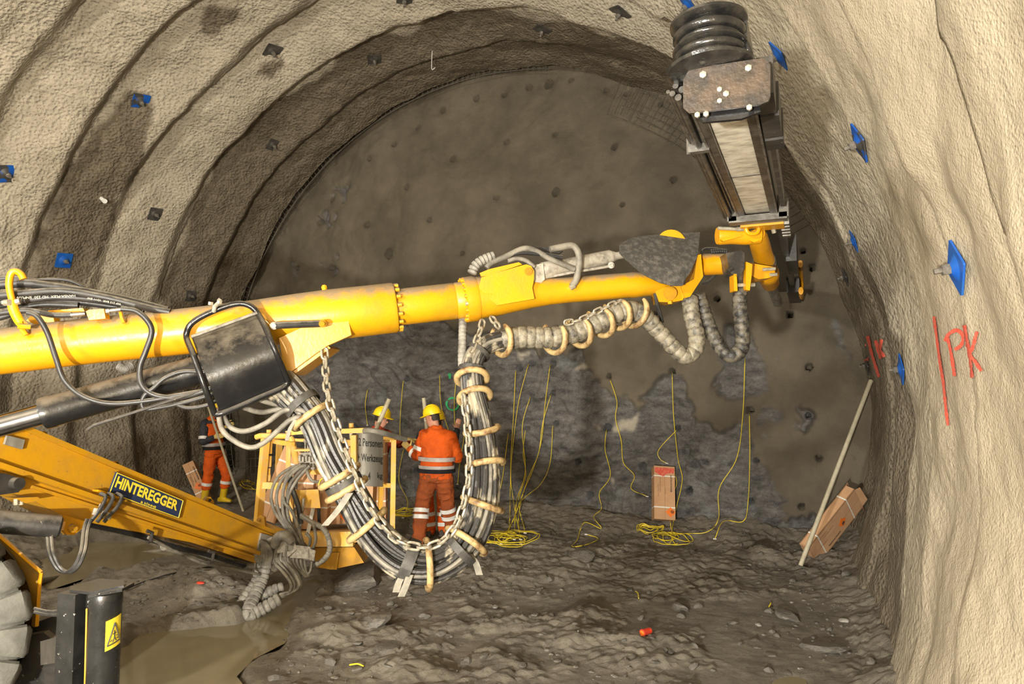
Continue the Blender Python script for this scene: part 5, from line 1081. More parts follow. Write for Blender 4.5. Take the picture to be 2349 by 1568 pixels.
def person(label, base_px, d, J, look, up_tilt=0.0, jacket='orange', trousers='orange', boots='boot', gloves=(True, True), sleeves=None, bands=(), belt=None, hands=None, toes=None, zoff=0.0, size=1.0, bulk=1.0):
    bx = on_floor(base_px[0], base_px[1], 0.0) if d is None else P(base_px[0], base_px[1], d); fz = floor_z(bx.x, bx.y); org = Vector((bx.x, bx.y, fz+zoff))
    R_ = _r.copy(); K = Vector((-_r.y, _r.x, 0))                     # image right, away from the camera
    W_ = lambda v: org+(R_*v[0]+K*v[1]+Vector((0, 0, v[2])))*size; D_ = lambda v: (R_*v[0]+K*v[1]+Vector((0, 0, v[2]))).normalized()
    j = {k: W_(v) for k, v in J.items()}; Z = Vector((0, 0, 1))
    root = thing('person', label, 'person', org)
    sh = (j['shR']-j['shL']).normalized(); hp = (j['hipR']-j['hipL']).normalized(); sp = (j['neck']-j['pelvis']).normalized()
    fch = sp.cross(sh).normalized()*-1 if True else None
    f_sh = Z.cross(sh).normalized(); f_hp = Z.cross(hp).normalized()
    chest = j['chest']; mid = (j['pelvis']+chest)/2
    def torso(b, g):
        B_ = bulk if g > 0 else 1.0
        loft(b, [(c_, s_*B_, f_*B_) for c_, s_, f_ in [(j['pelvis']-Z*0.05, hp*(0.165+g), f_hp*(0.115+g)), (j['pelvis']+Z*0.06, hp*(0.170+g), f_hp*(0.115+g)), (mid+Z*0.02, (hp+sh)/2*(0.160+g), (f_hp+f_sh)/2*(0.112+g)), (chest, sh*(0.185+g), f_sh*(0.125+g)), (chest.lerp(j['neck'], 0.55), sh*(0.190+g), f_sh*(0.108+g)), (chest.lerp(j['neck'], 0.85), sh*(0.130+g), f_sh*(0.080+g)), (j['neck']+Z*0.0, sh*(0.065+g*0.8), f_sh*(0.062+g*0.8))]], 24)
    f = D_(look); f = (f+Z*up_tilt).normalized(); s = f.cross(Z).normalized(); up = s.cross(f).normalized()
    # the body: one continuous figure under the clothes
    b = MB(); head_shape(b, j['head'], f, s, up); capsule(b, j['neck']-Z*0.05, j['head']-up*0.06-f*0.02, 0.058, 0.054)
    torso(b, -0.03)
    for q in 'LR':
        capsule(b, j['sh'+q], j['el'+q], 0.042, 0.036); capsule(b, j['el'+q], j['wr'+q], 0.036, 0.024)
        capsule(b, j['hip'+q], j['kn'+q], 0.075, 0.050); capsule(b, j['kn'+q], j['an'+q], 0.048, 0.035)
    hv = {}
    for q, i in (('L', 0), ('R', 1)):
        hd, pn, sd_, cu = hands[i]; hv[q] = (D_(hd), D_(pn), D_(sd_), cu)
        if not gloves[i]: hand_shape(b, j['wr'+q], *hv[q])
    fused(b, 'body', 'skin', root, 0.0075, 3)
    b = MB()
    for q in (-1, 1): b.ball(j['head']+f*0.086+s*q*0.030+up*0.006, 0.011, 8)
    b.build('eyes', 'eye', root)
    b = MB(); hc = j['head']
    loft(b, [(hc-up*0.045-f*0.045, s*0.060, f*0.052), (hc-up*0.01-f*0.030, s*0.074, f*0.066), (hc+up*0.05-f*0.012, s*0.081, f*0.086), (hc+up*0.09-f*0.004, s*0.070, f*0.080), (hc+up*0.12, s*0.03, f*0.03)], 18); b.build('hair', 'hair', root)
    # helmet: shell, peak, ridge
    hc = j['head']+up*0.052-f*0.004; b = MB(); rings = []
    for z, w in ((-0.014, 1.07), (-0.004, 1.08), (0.0, 1.0), (0.035, 0.98), (0.070, 0.90), (0.098, 0.72), (0.114, 0.46), (0.120, 0.18)): rings.append((hc+up*z, s*0.108*w, f*0.128*w))
    loft(b, rings, 28); hm = b.build('helmet', 'helmet', root)
    b = MB(); loft(b, [(hc-up*0.016+f*0.10, s*0.085, f*0.085), (hc-up*0.008+f*0.10, s*0.088, f*0.088), (hc-up*0.002+f*0.095, s*0.075, f*0.070)], 20); b.build('helmet_peak', 'helmet', hm)
    for q in (-0.03, 0, 0.03):
        b = MB(); b.tube([hc+s*q+up*(0.004+0.122*math.cos(a)*(1-abs(q)*1.2))+f*(0.116*math.sin(a)) for a in np.linspace(-1.15, 1.15, 11)], 0.008, 6); b.build('helmet_ridge', 'helmet', hm)
    # clothes
    b = MB(); torso(b, 0.022); tb = b
    sl = b if sleeves is None else MB()
    for q in 'LR':
        sl_ = sl; capsule(sl_, j['neck'].lerp(j['sh'+q], 0.55)-Z*0.015, j['sh'+q], 0.060, 0.070*bulk); capsule(sl_, j['sh'+q], j['el'+q], 0.072*bulk, 0.062*bulk); capsule(sl_, j['el'+q], j['wr'+q].lerp(j['el'+q], 0.12), 0.062*bulk, 0.048*bulk)
    loft(tb, [(j['neck']-Z*0.02-f*0.01, sh*0.085, f_sh*0.085), (j['neck']+Z*0.03-f*0.005, sh*0.074, f_sh*0.076)], 16)
    fused(tb, 'jacket', jacket, root, 0.012, 4, 0.010, base_px[0]*0.37)
    if sleeves: 
        for q in (1,): loft(sl, [(chest.lerp(j['neck'], 0.50), sh*0.216, f_sh*0.134), (chest.lerp(j['neck'], 0.80), sh*0.165, f_sh*0.115), (j['neck']-Z*0.01, sh*0.098, f_sh*0.095)], 20)
        fused(sl, 'sleeves', sleeves, root, 0.012, 4, 0.009, base_px[0]*0.11)
    b = MB(); loft(b, [(j['pelvis']-Z*0.10, hp*0.172*bulk, f_hp*0.128*bulk), (j['pelvis'], hp*0.188*bulk, f_hp*0.138*bulk), (j['pelvis']+Z*0.02, hp*0.176*bulk, f_hp*0.124*bulk)], 24)
    for q in 'LR': capsule(b, j['hip'+q], j['kn'+q], 0.108*bulk, 0.080*bulk); capsule(b, j['kn'+q], j['an'+q].lerp(j['kn'+q], 0.56 if boots == 'boot' else -0.03), 0.082*bulk, 0.076*bulk)
    fused(b, 'trousers', trousers, root, 0.012, 4, 0.012, base_px[0]*0.23)
    for q, i in (('L', 0), ('R', 1)):
        if gloves[i]:
            b = MB(); hand_shape(b, j['wr'+q], *hv[q], 1.12); capsule(b, j['wr'+q]-hv[q][0]*0.07, j['wr'+q], 0.042, 0.036); fused(b, 'glove', 'glove', root, 0.0065, 2)
    for q, i in (('L', 0), ('R', 1)):
        t = D_(toes[i]); an = j['an'+q]; b = MB(); sd_ = t.cross(Z).normalized(); gz = an.z-0.075
        capsule(b, an.lerp(j['kn'+q], 0.66), an-Z*0.01, 0.066, 0.056)
        base = Vector((an.x, an.y, gz))
        loft(b, [(base-t*0.085+Z*0.045, sd_*0.036, Z*0.042), (base-t*0.03+Z*0.055, sd_*0.045, Z*0.052), (base+t*0.06+Z*0.046, sd_*0.046, Z*0.046), (base+t*0.13+Z*0.036, sd_*0.048, Z*0.036), (base+t*0.178+Z*0.028, sd_*0.030, Z*0.024)], 16)
        bo = fused(b, 'boot', boots, root, 0.011, 3)
        b = MB(); loft(b, [(base-t*0.09+Z*0.010, sd_*0.036, Z*0.012), (base+Z*0.010, sd_*0.046, Z*0.012), (base+t*0.12+Z*0.010, sd_*0.052, Z*0.012), (base+t*0.19+Z*0.012, sd_*0.032, Z*0.010)], 14); b.build('sole', 'darkboot', bo)
    for bd in bands:
        b = MB()
        if bd[0] == 'torso':
            _, z0, g, mt = bd; zz = org.z+z0; t = (zz-j['pelvis'].z)/max(0.01, chest.z-j['pelvis'].z); c = j['pelvis'].lerp(chest, t); a1 = (hp.lerp(sh, max(0, min(1, t)))).normalized(); w = (0.200+0.012*t)*bulk+g; dp = 0.152*bulk+g; ff = Z.cross(a1).normalized()
            rows = [[c+Z*h+a1*w*math.cos(a)+ff*dp*math.sin(a) for h in (-0.026, 0.026)] for a in np.linspace(0, 2*math.pi, 33)]
            b.sheet(rows, Vector((0, 0, 0.001))).build('reflective_band' if mt == 'reflective' else 'belt', mt, root)
        else:
            _, a_, c_, t, r, mt = bd; p, q = j[a_], j[c_]; tt = (q-p).normalized(); m_ = p.lerp(q, t); uu, vv = _frame(tt, Z if abs(tt.z) < 0.8 else R_)
            rows = [[m_+tt*h+(uu*math.cos(a)+vv*math.sin(a))*r*bulk for h in (-0.026, 0.026)] for a in np.linspace(0, 2*math.pi, 25)]
            b.sheet(rows, Vector((0, 0, 0.001))).build('reflective_band', mt, root)
    return root, j, W_

RB = 'reflective'
# the man at the hose loop, seen from behind, working to his left
person('person in orange overalls and yellow helmet, seen from behind inside the hose loop', (1000, 1258), None,
    dict(pelvis=(0.0, 0.0, 0.96), chest=(0.0, 0.03, 1.34), neck=(-0.02, 0.05, 1.56), head=(-0.065, 0.09, 1.69), shL=(-0.175, 0.10, 1.46), shR=(0.185, -0.03, 1.45), elL=(-0.27, 0.12, 1.19), wrL=(-0.385, 0.22, 1.27), elR=(0.27, 0.08, 1.17), wrR=(0.12, 0.33, 1.16), hipL=(-0.10, 0.02, 0.92), hipR=(0.10, -0.02, 0.92), knL=(-0.20, 0.03, 0.50), knR=(0.14, 0.10, 0.51), anL=(-0.215, -0.06, 0.10), anR=(0.20, 0.20, 0.10)),
    (-0.9, 0.42, -0.25), jacket='orange', trousers='rust_cloth', boots='darkboot', gloves=(True, True), bands=(('torso', 1.165, 0.018, RB), ('torso', 1.055, 0.014, RB), ('torso', 1.015, 0.024, 'navy'), ('l', 'shL', 'elL', 0.62, 0.080, RB), ('l', 'elL', 'wrL', 0.35, 0.072, RB), ('l', 'knL', 'anL', 0.02, 0.094, RB), ('l', 'knL', 'anL', 0.22, 0.094, RB), ('l', 'knR', 'anR', 0.05, 0.094, RB), ('l', 'knR', 'anR', 0.28, 0.094, RB)),
    hands=(((-0.6, 0.3, 0.5), (0.4, 0.6, -0.4), (0.2, 0.2, 1), 0.6), ((-0.4, 0.8, 0.1), (-0.8, -0.3, -0.3), (0, 0, 1), 0.6)), toes=((-0.55, 0.8, 0), (-0.1, 1, 0)), size=1.0, bulk=1.13)
# the man behind him with one bare hand raised
person('person in dark jacket and orange trousers hidden behind another worker, bare hand raised', (990, 1231), None,
    dict(pelvis=(0.03, 0, 0.95), chest=(0.0, 0.0, 1.33), neck=(0.02, 0.0, 1.53), head=(0.075, 0.02, 1.655), shL=(-0.17, 0.06, 1.43), shR=(0.19, 0.0, 1.44), elL=(-0.26, 0.12, 1.17), wrL=(-0.13, 0.32, 1.20), elR=(0.30, 0.06, 1.30), wrR=(0.35, 0.12, 1.54), hipL=(-0.07, 0, 0.92), hipR=(0.13, 0, 0.92), knL=(-0.06, 0.0, 0.50), knR=(0.16, 0.02, 0.50), anL=(-0.02, 0.0, 0.10), anR=(0.17, 0.0, 0.10)),
    (0.3, 0.95, 0.1), jacket='navy', trousers='orange', boots='darkboot', gloves=(True, False), bands=(('l', 'knL', 'anL', 0.42, 0.092, RB), ('l', 'knL', 'anL', 0.78, 0.090, RB), ('l', 'knR', 'anR', 0.42, 0.092, RB), ('l', 'knR', 'anR', 0.78, 0.090, RB)),
    hands=(((0.5, 0.8, 0.1), (0.3, -0.3, -0.8), (0, 0, 1), 0.5), ((0.15, 0.2, 1.0), (0.1, 0.9, -0.2), (-1, 0.1, 0), 0.42)), toes=((0.2, 1, 0), (0.3, 1, 0)))
# the man beyond the basket, in profile
person('person in red-brown jacket and yellow helmet standing beyond the work basket, looking down', (868, 1238), 9.7,
    dict(pelvis=(-0.02, 0, 0.98), chest=(-0.03, 0, 1.36), neck=(-0.03, 0.0, 1.58), head=(0.02, 0.0, 1.715), shL=(0.08, 0.14, 1.48), shR=(-0.19, -0.12, 1.50), elL=(0.24, 0.20, 1.34), wrL=(0.42, 0.14, 1.40), elR=(0.08, -0.24, 1.36), wrR=(0.36, -0.16, 1.43), hipL=(0, 0.10, 0.94), hipR=(0, -0.10, 0.94), knL=(0.02, 0.12, 0.51), knR=(0.02, -0.10, 0.51), anL=(0, 0.12, 0.10), anR=(-0.04, -0.10, 0.10)),
    (0.95, -0.05, -0.28), jacket='red_cloth', trousers='red_cloth', boots='darkboot', hands=(((0.9, -0.2, 0.0), (0, -0.3, -1), (0, -1, 0.3), 0.5), ((0.95, 0.05, 0.05), (0, 0.2, -1), (0, 1, 0.2), 0.5)), toes=((1, 0.1, 0), (1, -0.1, 0)), zoff=0.0)
# the man by the left wall with a pole
LP_, LJ, LW = person('person in navy and orange workwear and yellow boots holding a long pale pole', (489, 1157), None,
    dict(pelvis=(0.0, 0, 0.94), chest=(-0.06, 0, 1.32), neck=(-0.02, 0, 1.54), head=(0.05, 0.0, 1.67), shL=(0.02, 0.17, 1.44), shR=(-0.12, -0.16, 1.43), elL=(0.08, 0.22, 1.15), wrL=(0.16, 0.10, 1.36), elR=(-0.10, -0.25, 1.12), wrR=(0.09, -0.22, 1.20), hipL=(0.03, 0.10, 0.90), hipR=(-0.02, -0.10, 0.90), knL=(0.20, 0.06, 0.50), knR=(-0.05, -0.12, 0.50), anL=(0.13, 0.08, 0.10), anR=(-0.12, -0.10, 0.10)),
    (0.95, -0.1, -0.1), jacket='orange', sleeves='navy', trousers='orange', boots='boot', bands=(('torso', 1.06, 0.016, RB), ('torso', 1.00, 0.012, 'navy'), ('l', 'shR', 'elR', 0.80, 0.078, RB), ('l', 'knR', 'anR', 0.30, 0.090, RB), ('l', 'knL', 'anL', 0.28, 0.090, RB)),
    hands=(((0.7, -0.5, 0.3), (0.5, 0.6, 0), (0, 0, 1), 0.9), ((0.95, -0.05, 0.2), (0.2, 0.9, 0), (-0.2, 0, 1), 0.85)), toes=((1, -0.25, 0), (0.8, -0.6, 0)))

# ================================================================== ROCK BOLT PLATES
PG = 'rock bolt plates on the lining'
def plate_data(mat):
    a = MB(); h = 0.1
    a.box((0, 0, 0.006), (h, 0, 0), (0, h, 0), (0, 0, 0.005), 0.008); p = a.data('plate', Vector()); p.materials.append(M[mat])
    b = MB().lathe((0, 0, 0.008), (0, 0, 1), [(0, 0.075), (0.012, 0.05), (0.024, 0.028), (0.026, 0.02)], 16); dm = b.data('dome', Vector()); dm.materials.append(M[mat])
    c = MB().lathe((0, 0, 0.03), (0, 0, 1), [(0, 0.028), (0.035, 0.028), (0.038, 0.024)], 6); n = c.data('nut', Vector()); n.materials.append(M['rebar'])
    e = MB().cyl((0, 0, 0.0), (0, 0, 0.10), 0.014, 8); r = e.data('bolt_end', Vector()); r.materials.append(M['rebar'])
    return p, dm, n, r
PD = {c: plate_data(c+'_plate') for c in ('blue', 'dark', 'halfblue')}
for x, y, c, rot, sc, lab in (
    (2203, 612, 'blue', 0.75, 1.0, 'blue bolt plate with large nut above the big red PK letters'), (1977, 325, 'halfblue', 0.6, 1.0, 'blue bolt plate with a bent grey corner high on the pale wall'), (1962, 552, 'blue', 0.8, 0.9, 'small edge-on blue bolt plate on the pale wall behind the swivel head'),
    (1790, 125, 'blue', 0.5, 1.0, 'blue bolt plate beside the rusty end plate of the drill feed'), (2072, 846, 'blue', 0.75, 1.0, 'blue bolt plate between the two groups of red letters'), (1992, 838, 'dark', 0.7, 1.0, 'dark bolt plate where the leaning pole touches the wall'),
    (1788, 318, 'dark', 0.6, 0.9, 'dark bolt plate half hidden behind the drill feed'), (1908, 640, 'dark', 0.6, 1.0, 'dark bolt plate at the edge of the heading beside the drill feed front'), (1580, 6, 'blue', 0.4, 1.0, 'blue bolt plate just above the hose reel'),
    (1245, 66, 'dark', 0.9, 1.15, 'dark bolt plate at the crown on the rough dark ring'), (1424, 26, 'dark', 0.9, 1.15, 'dark bolt plate at the crown on the pale ring near the hose reel'), (928, -4, 'dark', 0.9, 1.1, 'dark bolt plate high on the crown above a wet patch'),
    (625, 115, 'dark', 0.25, 1.2, 'dark bolt plate with a damp stain below, beside the brown splash'), (858, 134, 'dark', 0.9, 1.1, 'dark bolt plate on the dark ring under a jagged wet edge'), (626, 331, 'dark', 0.1, 1.1, 'dark bolt plate on the dark ring between two ridges'),
    (322, 230, 'halfblue', 0.2, 1.15, 'half blue bolt plate at the upper end of the long wet patch'), (355, 490, 'dark', 0.1, 1.1, 'dark bolt plate on dry concrete beside the long wet patch'), (145, 596, 'blue', 0.1, 1.15, 'blue bolt plate at the lower end of the long wet patch'),
    (437, 678, 'dark', 0.1, 1.0, 'dark bolt plate just above the boom on the shaded ring'), (14, 397, 'halfblue', 0.3, 1.2, 'blue-edged bolt plate on pale concrete above the hose clamp hook')):
    p, n = on_lining(x, y); n = (n*0.25+Vector((CX-p.x, 0, CZ-p.z)).normalized()).normalized(); root = thing('bolt_plate', lab, 'bolt plate', p, PG); a, b2 = _frame(n, Vector((0, 0, 1)))
    mat = Matrix((a, b2, n)).transposed().to_4x4() @ Matrix.Rotation(rot, 4, 'Z') @ Matrix.Scale(sc, 4)
    for nm, me in zip(('plate', 'dome', 'nut', 'bolt_end'), PD[c]):
        o = bpy.data.objects.new(nm, me); COL.objects.link(o); o.parent = root; o.matrix_local = Matrix.Translation(n*0.012) @ mat
p, n = on_lining(233, 455)
wp = MB().cyl(p-n*0.05, p+n*0.10, 0.03, 14); wp.cyl(p+n*0.09, p+n*0.12, 0.036, 14); o = wp.build('drain_pipe', 'tagwhite'); tag(o, 'short white drain pipe sticking out of the long wet patch', 'pipe')
p, n = on_lining(992, 118)
o = MB().tube(spline([p+Vector((0, 0, 0.05)), p+n*0.05-Vector((0, 0, 0.12)), p+n*0.03-Vector((0.0, 0, 0.28)), p+n*0.04+_r*0.05-Vector((0, 0, 0.24))], 16), 0.006, 6).build('wire_hook', 'strap'); tag(o, 'thin pale wire hooked and hanging from the crown', 'wire')

# ================================================================== SPRAYED MARKS
def ribbon(pts, wpx, mat, parent, surf):
    res = []; pp = [Vector((x, y, 0)) for x, y in pts]; n = max(8, int(sum((a-b).length for a, b in zip(pp, pp[1:]))/3.5)); line = spline(pp, n) if len(pp) > 2 else resample(pp, n)
    L, Rr_ = [], []
    for i, q in enumerate(line):
        t = (line[min(i+1, n-1)]-line[max(i-1, 0)]).normalized(); s_ = Vector((-t.y, t.x, 0))*wpx/2*random.uniform(0.75, 1.2)
        row = []
        for e in (-1, 0, 1):
            c = q+s_*e; h, nn = surf(c.x, c.y); row.append(h+nn*0.009)
        res.append(row)
    return MB().grid(res).build('paint_mark', mat, parent)
for pts, w in (([(2146, 725), (2152, 770), (2160, 830), (2168, 880), (2172, 920), (2178, 975)], 7), ([(2178, 775), (2186, 810), (2194, 862)], 8), ([(2172, 782), (2180, 766), (2198, 757), (2212, 768), (2210, 790), (2194, 802)], 8), ([(2216, 745), (2224, 790), (2230, 830), (2234, 866)], 9), ([(2246, 760), (2236, 795), (2230, 812), (2244, 832), (2256, 850)], 8),
               ([(1958, 778), (1964, 812), (1977, 856)], 4), ([(1968, 782), (1974, 812), (1982, 830)], 6), ([(1992, 770), (2002, 812), (2018, 864)], 7), ([(2010, 780), (2016, 800), (2022, 822)], 8), ([(2024, 778), (2020, 800), (2030, 818)], 8)):
    ribbon(pts, w, 'markred', lining, on_lining)
def face_n(x, y): return on_face(x, y, 0.02), Vector((0, -1, 0))
ribbon([(1040+14*math.cos(a), 926+14*math.sin(a)) for a in np.linspace(0, 5.6, 12)], 4, 'markgreen', heading, face_n)
ribbon([(1033, 856), (1034, 868)], 6, 'markgreen', heading, face_n)

# ================================================================== DETONATOR CORDS
CG = 'yellow detonator cords at the heading'
def spot(x, y, lift=0.02):
    r = ray(x, y).normalized(); a = FB.ray_cast(CAM, r); c = GB.ray_cast(CAM, r)
    if c[0] is None or (a[0] is not None and a[3] < c[3]): return a[0]+Vector((0, -lift-0.02, 0.0))
    return c[0]+Vector((0, 0, lift))
def cord(pts, label, tagp=True, r=0.0055):
    line = spline([Vector((x, y, 0)) for x, y in pts], len(pts)*7); path = [spot(q.x, q.y) for q in line]; m_ = len(path)
    ys = [min(path[k_].y for k_ in range(max(0, i-2), min(m_, i+3)) if abs(path[k_].y-path[i].y) < 0.25) for i in range(m_)]
    for i in range(1, m_):
        if path[i].y > 9.9: r_ = ray(line[i].x, line[i].y); path[i] = CAM+r_*((ys[i]-0.01)/r_.y)
    path[0] = path[0]+Vector((0, 0.06, 0)); sp_ = spline(path, m_*2)
    root = thing('detonator_cord', label, 'cord', sp_[-1], CG)
    MB().tube(sp_, r, 6).build('cord', 'cord', root)
    if tagp: e = sp_[-1]; MB().box(e, (0.02, 0, 0), (0, 0.012, 0.0), (0, 0, 0.006)).build('tag', 'tagwhite', root)
L1 = 'yellow cord falling from a drill hole to the tangled coil by the hose loop'
for pts in ([(1183, 846), (1178, 950), (1172, 1050), (1170, 1150), (1168, 1215), (1160, 1245)], [(1212, 835), (1190, 920), (1178, 1010), (1172, 1100), (1185, 1190), (1195, 1240)], [(1262, 836), (1250, 930), (1242, 1010), (1225, 1070), (1200, 1130), (1175, 1200), (1150, 1250)],
            [(1264, 904), (1245, 970), (1235, 1040), (1210, 1100), (1190, 1180), (1195, 1250)], [(1268, 975), (1262, 1060), (1240, 1110), (1195, 1150), (1170, 1210), (1140, 1245)], [(1216, 910), (1198, 980), (1205, 1080), (1185, 1150), (1180, 1240)], [(1166, 992), (1160, 1040), (1150, 1110), (1130, 1190), (1120, 1240)], [(1205, 986), (1200, 1040), (1206, 1090), (1190, 1150), (1205, 1225)]): cord(pts, L1)
for pts, lab in (([(1399, 868), (1415, 920), (1412, 960), (1425, 1010), (1430, 1060), (1455, 1090), (1448, 1120), (1485, 1138)], 'yellow cord winding from a drill hole to the standing cardboard box'),
    ([(1391, 985), (1388, 1030), (1400, 1090), (1375, 1130), (1380, 1165), (1362, 1185), (1380, 1212), (1340, 1198), (1325, 1240), (1312, 1256), (1345, 1252), (1372, 1238), (1345, 1228)], 'yellow cord ending in a single open loop on bare floor'),
    ([(1542, 855), (1545, 950), (1555, 1050), (1565, 1100), (1550, 1170), (1540, 1230), (1550, 1252)], 'yellow cord hanging straight beside the standing box'), ([(1554, 984), (1512, 1030), (1514, 1052), (1530, 1062)], 'short yellow cord looping to the top of the standing box'),
    ([(1709, 822), (1704, 950), (1690, 1050), (1650, 1120), (1648, 1190), (1620, 1220), (1560, 1225), (1535, 1250)], 'yellow cord from the bare rock diamond swinging down to the floor'), ([(1719, 945), (1720, 1050), (1716, 1150), (1705, 1195), (1660, 1195), (1640, 1235)], 'yellow cord hanging from the hole below the rock diamond'),
    ([(1547, 1080), (1552, 1110), (1540, 1140), (1538, 1200), (1545, 1225)], 'yellow cord running down the side of the standing box'), ([(843, 892), (838, 930), (843, 975)], 'yellow cord on the rock above the basket man'), ([(925, 872), (918, 960), (920, 1010), (940, 1040)], 'yellow cord on the rock between two helmets'),
    ([(1008, 858), (1012, 930), (1030, 990)], 'yellow cord on the rock above the helmet of the man in the loop'), ([(1046, 868), (1042, 930), (1044, 985)], 'yellow cord passing the green circle mark'), ([(1068, 985), (1055, 1060), (1050, 1110)], 'yellow cord behind the raised bare hand'), ([(925, 1030), (915, 1100), (935, 1150), (925, 1190)], 'yellow cord between the basket post and the man in the loop')):
    cord(pts, lab)
def coil(x, y, rad, turns, label, wild=0.75, flat=0.8):
    c = on_floor(x, y, 0.0); pts = []
    for i in range(int(turns*14)):
        a = i/14*2*math.pi; k_ = int(i/14); random.seed(k_*13+int(x)); ox, oy, rs = random.uniform(-1, 1)*rad*wild, random.uniform(-1, 1)*rad*wild, random.uniform(0.35, 1.2)
        random.seed(k_*13+13+int(x)); ox2, oy2, rs2 = random.uniform(-1, 1)*rad*wild, random.uniform(-1, 1)*rad*wild, random.uniform(0.35, 1.2); t = (i % 14)/14
        ox, oy, rs = ox*(1-t)+ox2*t, oy*(1-t)+oy2*t, rs*(1-t)+rs2*t
        px_, py_ = c.x+ox+rad*rs*math.cos(a), min(c.y+oy+rad*rs*math.sin(a), 10.2); pts.append(Vector((px_, py_, floor_z(px_, py_)+0.02+0.12*flat*rad*(1+math.sin(a*0.5+k_)))))
    o = MB().tube(spline(pts, len(pts)*2), 0.0055, 6).build('cord_coil', 'cord'); tag(o, label, 'cord', CG)
coil(1170, 1238, 0.26, 9, 'big tangled coil of yellow cord on the floor beside the hose loop')
coil(1492, 1214, 0.17, 5, 'small oval coil of yellow cord left of the standing box', 0.15)
coil(1548, 1238, 0.22, 5, 'loose coil of yellow cord below the standing box'); coil(580, 1108, 0.24, 4, 'loose yellow coil on the dark ground behind the pole'); coil(636, 1140, 0.28, 3, 'loose yellow coil seen through the basket posts'); coil(925, 1180, 0.2, 6, 'yellow coil between the basket and the man in the loop')
random.seed(5)
vc = P(742, 1108, 7.05)
o = MB().tube([vc+_r*0.045*math.cos(a)*(1+0.15*math.sin(a*0.37))+_u*0.055*math.sin(a+0.2)+VIEW*0.02*math.sin(a*0.3) for a in np.linspace(0, 38, 150)], 0.005, 6).build('cord_coil', 'cord'); tag(o, 'small round coil of yellow cord hung on the basket hoses', 'cord', CG)
for x, y, x2, y2, lab in ((1458, 1358, 1465, 1374, 'short scrap of yellow cord upright in the muck'), (1764, 1394, 1768, 1384, 'tiny curl of yellow cord on the muck near the wall'), (802, 1528, 834, 1531, 'straight scrap of yellow cord in the foreground muck')):
    a, c = on_floor(x, y, 0.012), on_floor(x2, y2, 0.012); o = MB().tube(spline([a, (a+c)/2+Vector((0.01, 0, 0.015)), c], 8), 0.006, 6).build('cord_scrap', 'cord'); tag(o, lab, 'cord', 'scraps of yellow cord')

# ================================================================== CARDBOARD BOXES
KK = Vector((-_r.y, _r.x, 0))
def carton(label, c, ax, ay, az, straps=(-0.55, 0.62), diamond=None, text=True, opened=False, red=False, tv=0.0):
    """c centre; half axes: ax across the front, ay along the box (to its top), az to the back"""
    c, ax, ay, az = map(Vector, (c, ax, ay, az)); lo = min((c+ax*i+ay*j+az*k).z for i in (-1, 1) for j in (-1, 1) for k in (-1, 1))
    root = thing('cardboard_box', label, 'box', Vector((c.x, c.y, lo)), 'cardboard boxes')
    if opened:
        b = MB(); t = 0.012
        for s_ in (-1, 1): b.box(c+(ax-ax.normalized()*t/2)*s_, ax.normalized()*t/2, ay, az); b.box(c+(az-az.normalized()*t/2)*s_, ax, ay, az.normalized()*t/2)
        b.box(c-ay, ax, ay.normalized()*t/2, az); b.build('carton', 'card', root)
        for s_, l_ in ((-1, 0.5), (1, 0.35)):
            e = c+ay+az*s_*1.0; MB().prism([e-ax*0.9, e+ax*0.9, e+ax*0.6+ay.normalized()*0.09*l_*2+az.normalized()*s_*0.03, e-ax*0.8+ay.normalized()*0.07+az.normalized()*s_*0.02], az.normalized()*0.006).build('flap', 'card', root)
        e = c+ay+ax; MB().prism([e-az, e+az, e+az*0.7+ax.normalized()*0.10+ay.normalized()*0.04, e-az*0.8+ax.normalized()*0.11], ay.normalized()*0.006).build('flap', 'card_dark', root)
    else: MB().box(c, ax, ay, az).build('carton', 'card', root)
    front = -az.normalized(); W_, H_ = ax.length*2, ay.length*2
    F = lambda u_, v_, l=0.002: c-az+ax*u_+ay*v_+front*l
    for s_ in straps:
        b = MB(); e = 1.012; ring = [c+ax*x*e+az*z*e+ay*s_ for x, z in ((-1, -1), (1, -1), (1, 1), (-1, 1), (-1, -1))]; h = ay.normalized()*0.009
        b.grid([[q-h, q+h] for q in ring], False); b.build('strap', 'strap', root)
    MB().box(F(0.02, 0, 0.001), ax.normalized()*0.0015, ay*0.99, front*0.001).build('seam', 'card_dark', root)
    if diamond:
        u_, v_ = diamond; e = 0.068; p = F(u_, v_, 0.003); a1, a2 = ax.normalized()*e, ay.normalized()*e
        dmd = MB().prism([p+a1*1.1, p+a2*1.1, p-a1*1.1, p-a2*1.1], front*0.001).build('hazard_label', 'sign_orange', root)
        b = MB()
        for k_ in range(7):
            an = k_*0.9+0.3; q = p+a1*0.35+a2*0.1+front*0.003; b.tube([q+(a1*math.cos(an)+a2*math.sin(an))*0.10, q+(a1*math.cos(an)+a2*math.sin(an))*0.42], 0.0045, 4)
        b.build('blast_symbol', 'print', dmd)
    if red:
        pr = MB().prism([F(-0.93, 0.93), F(0.93, 0.93), F(0.93, 0.74), F(0.45, 0.74), F(0.1, 0.68), F(-0.1, 0.60), F(-0.4, 0.64), F(-0.93, 0.76)], front*0.001).build('red_print', 'print_red', root)
    if text:
        ex, ey = -ay, ax
        put_text('AUSTIN POWDER', 0.032, F(0.62, 0.35+tv), ex, ey, M['print'], root, bold=0.001, lift=0.002)
        put_text('UN 0241 EXPLOSIVE', 0.024, F(-0.42, 0.28+tv), ex, ey, M['print_faint'], root); put_text('BLASTING TYPE E', 0.024, F(-0.62, 0.05+tv), ex, ey, M['print_faint'], root); put_text('DANGER', 0.022, F(0.05, 0.05+tv), ex, ey, M['print_faint'], root)
    return root
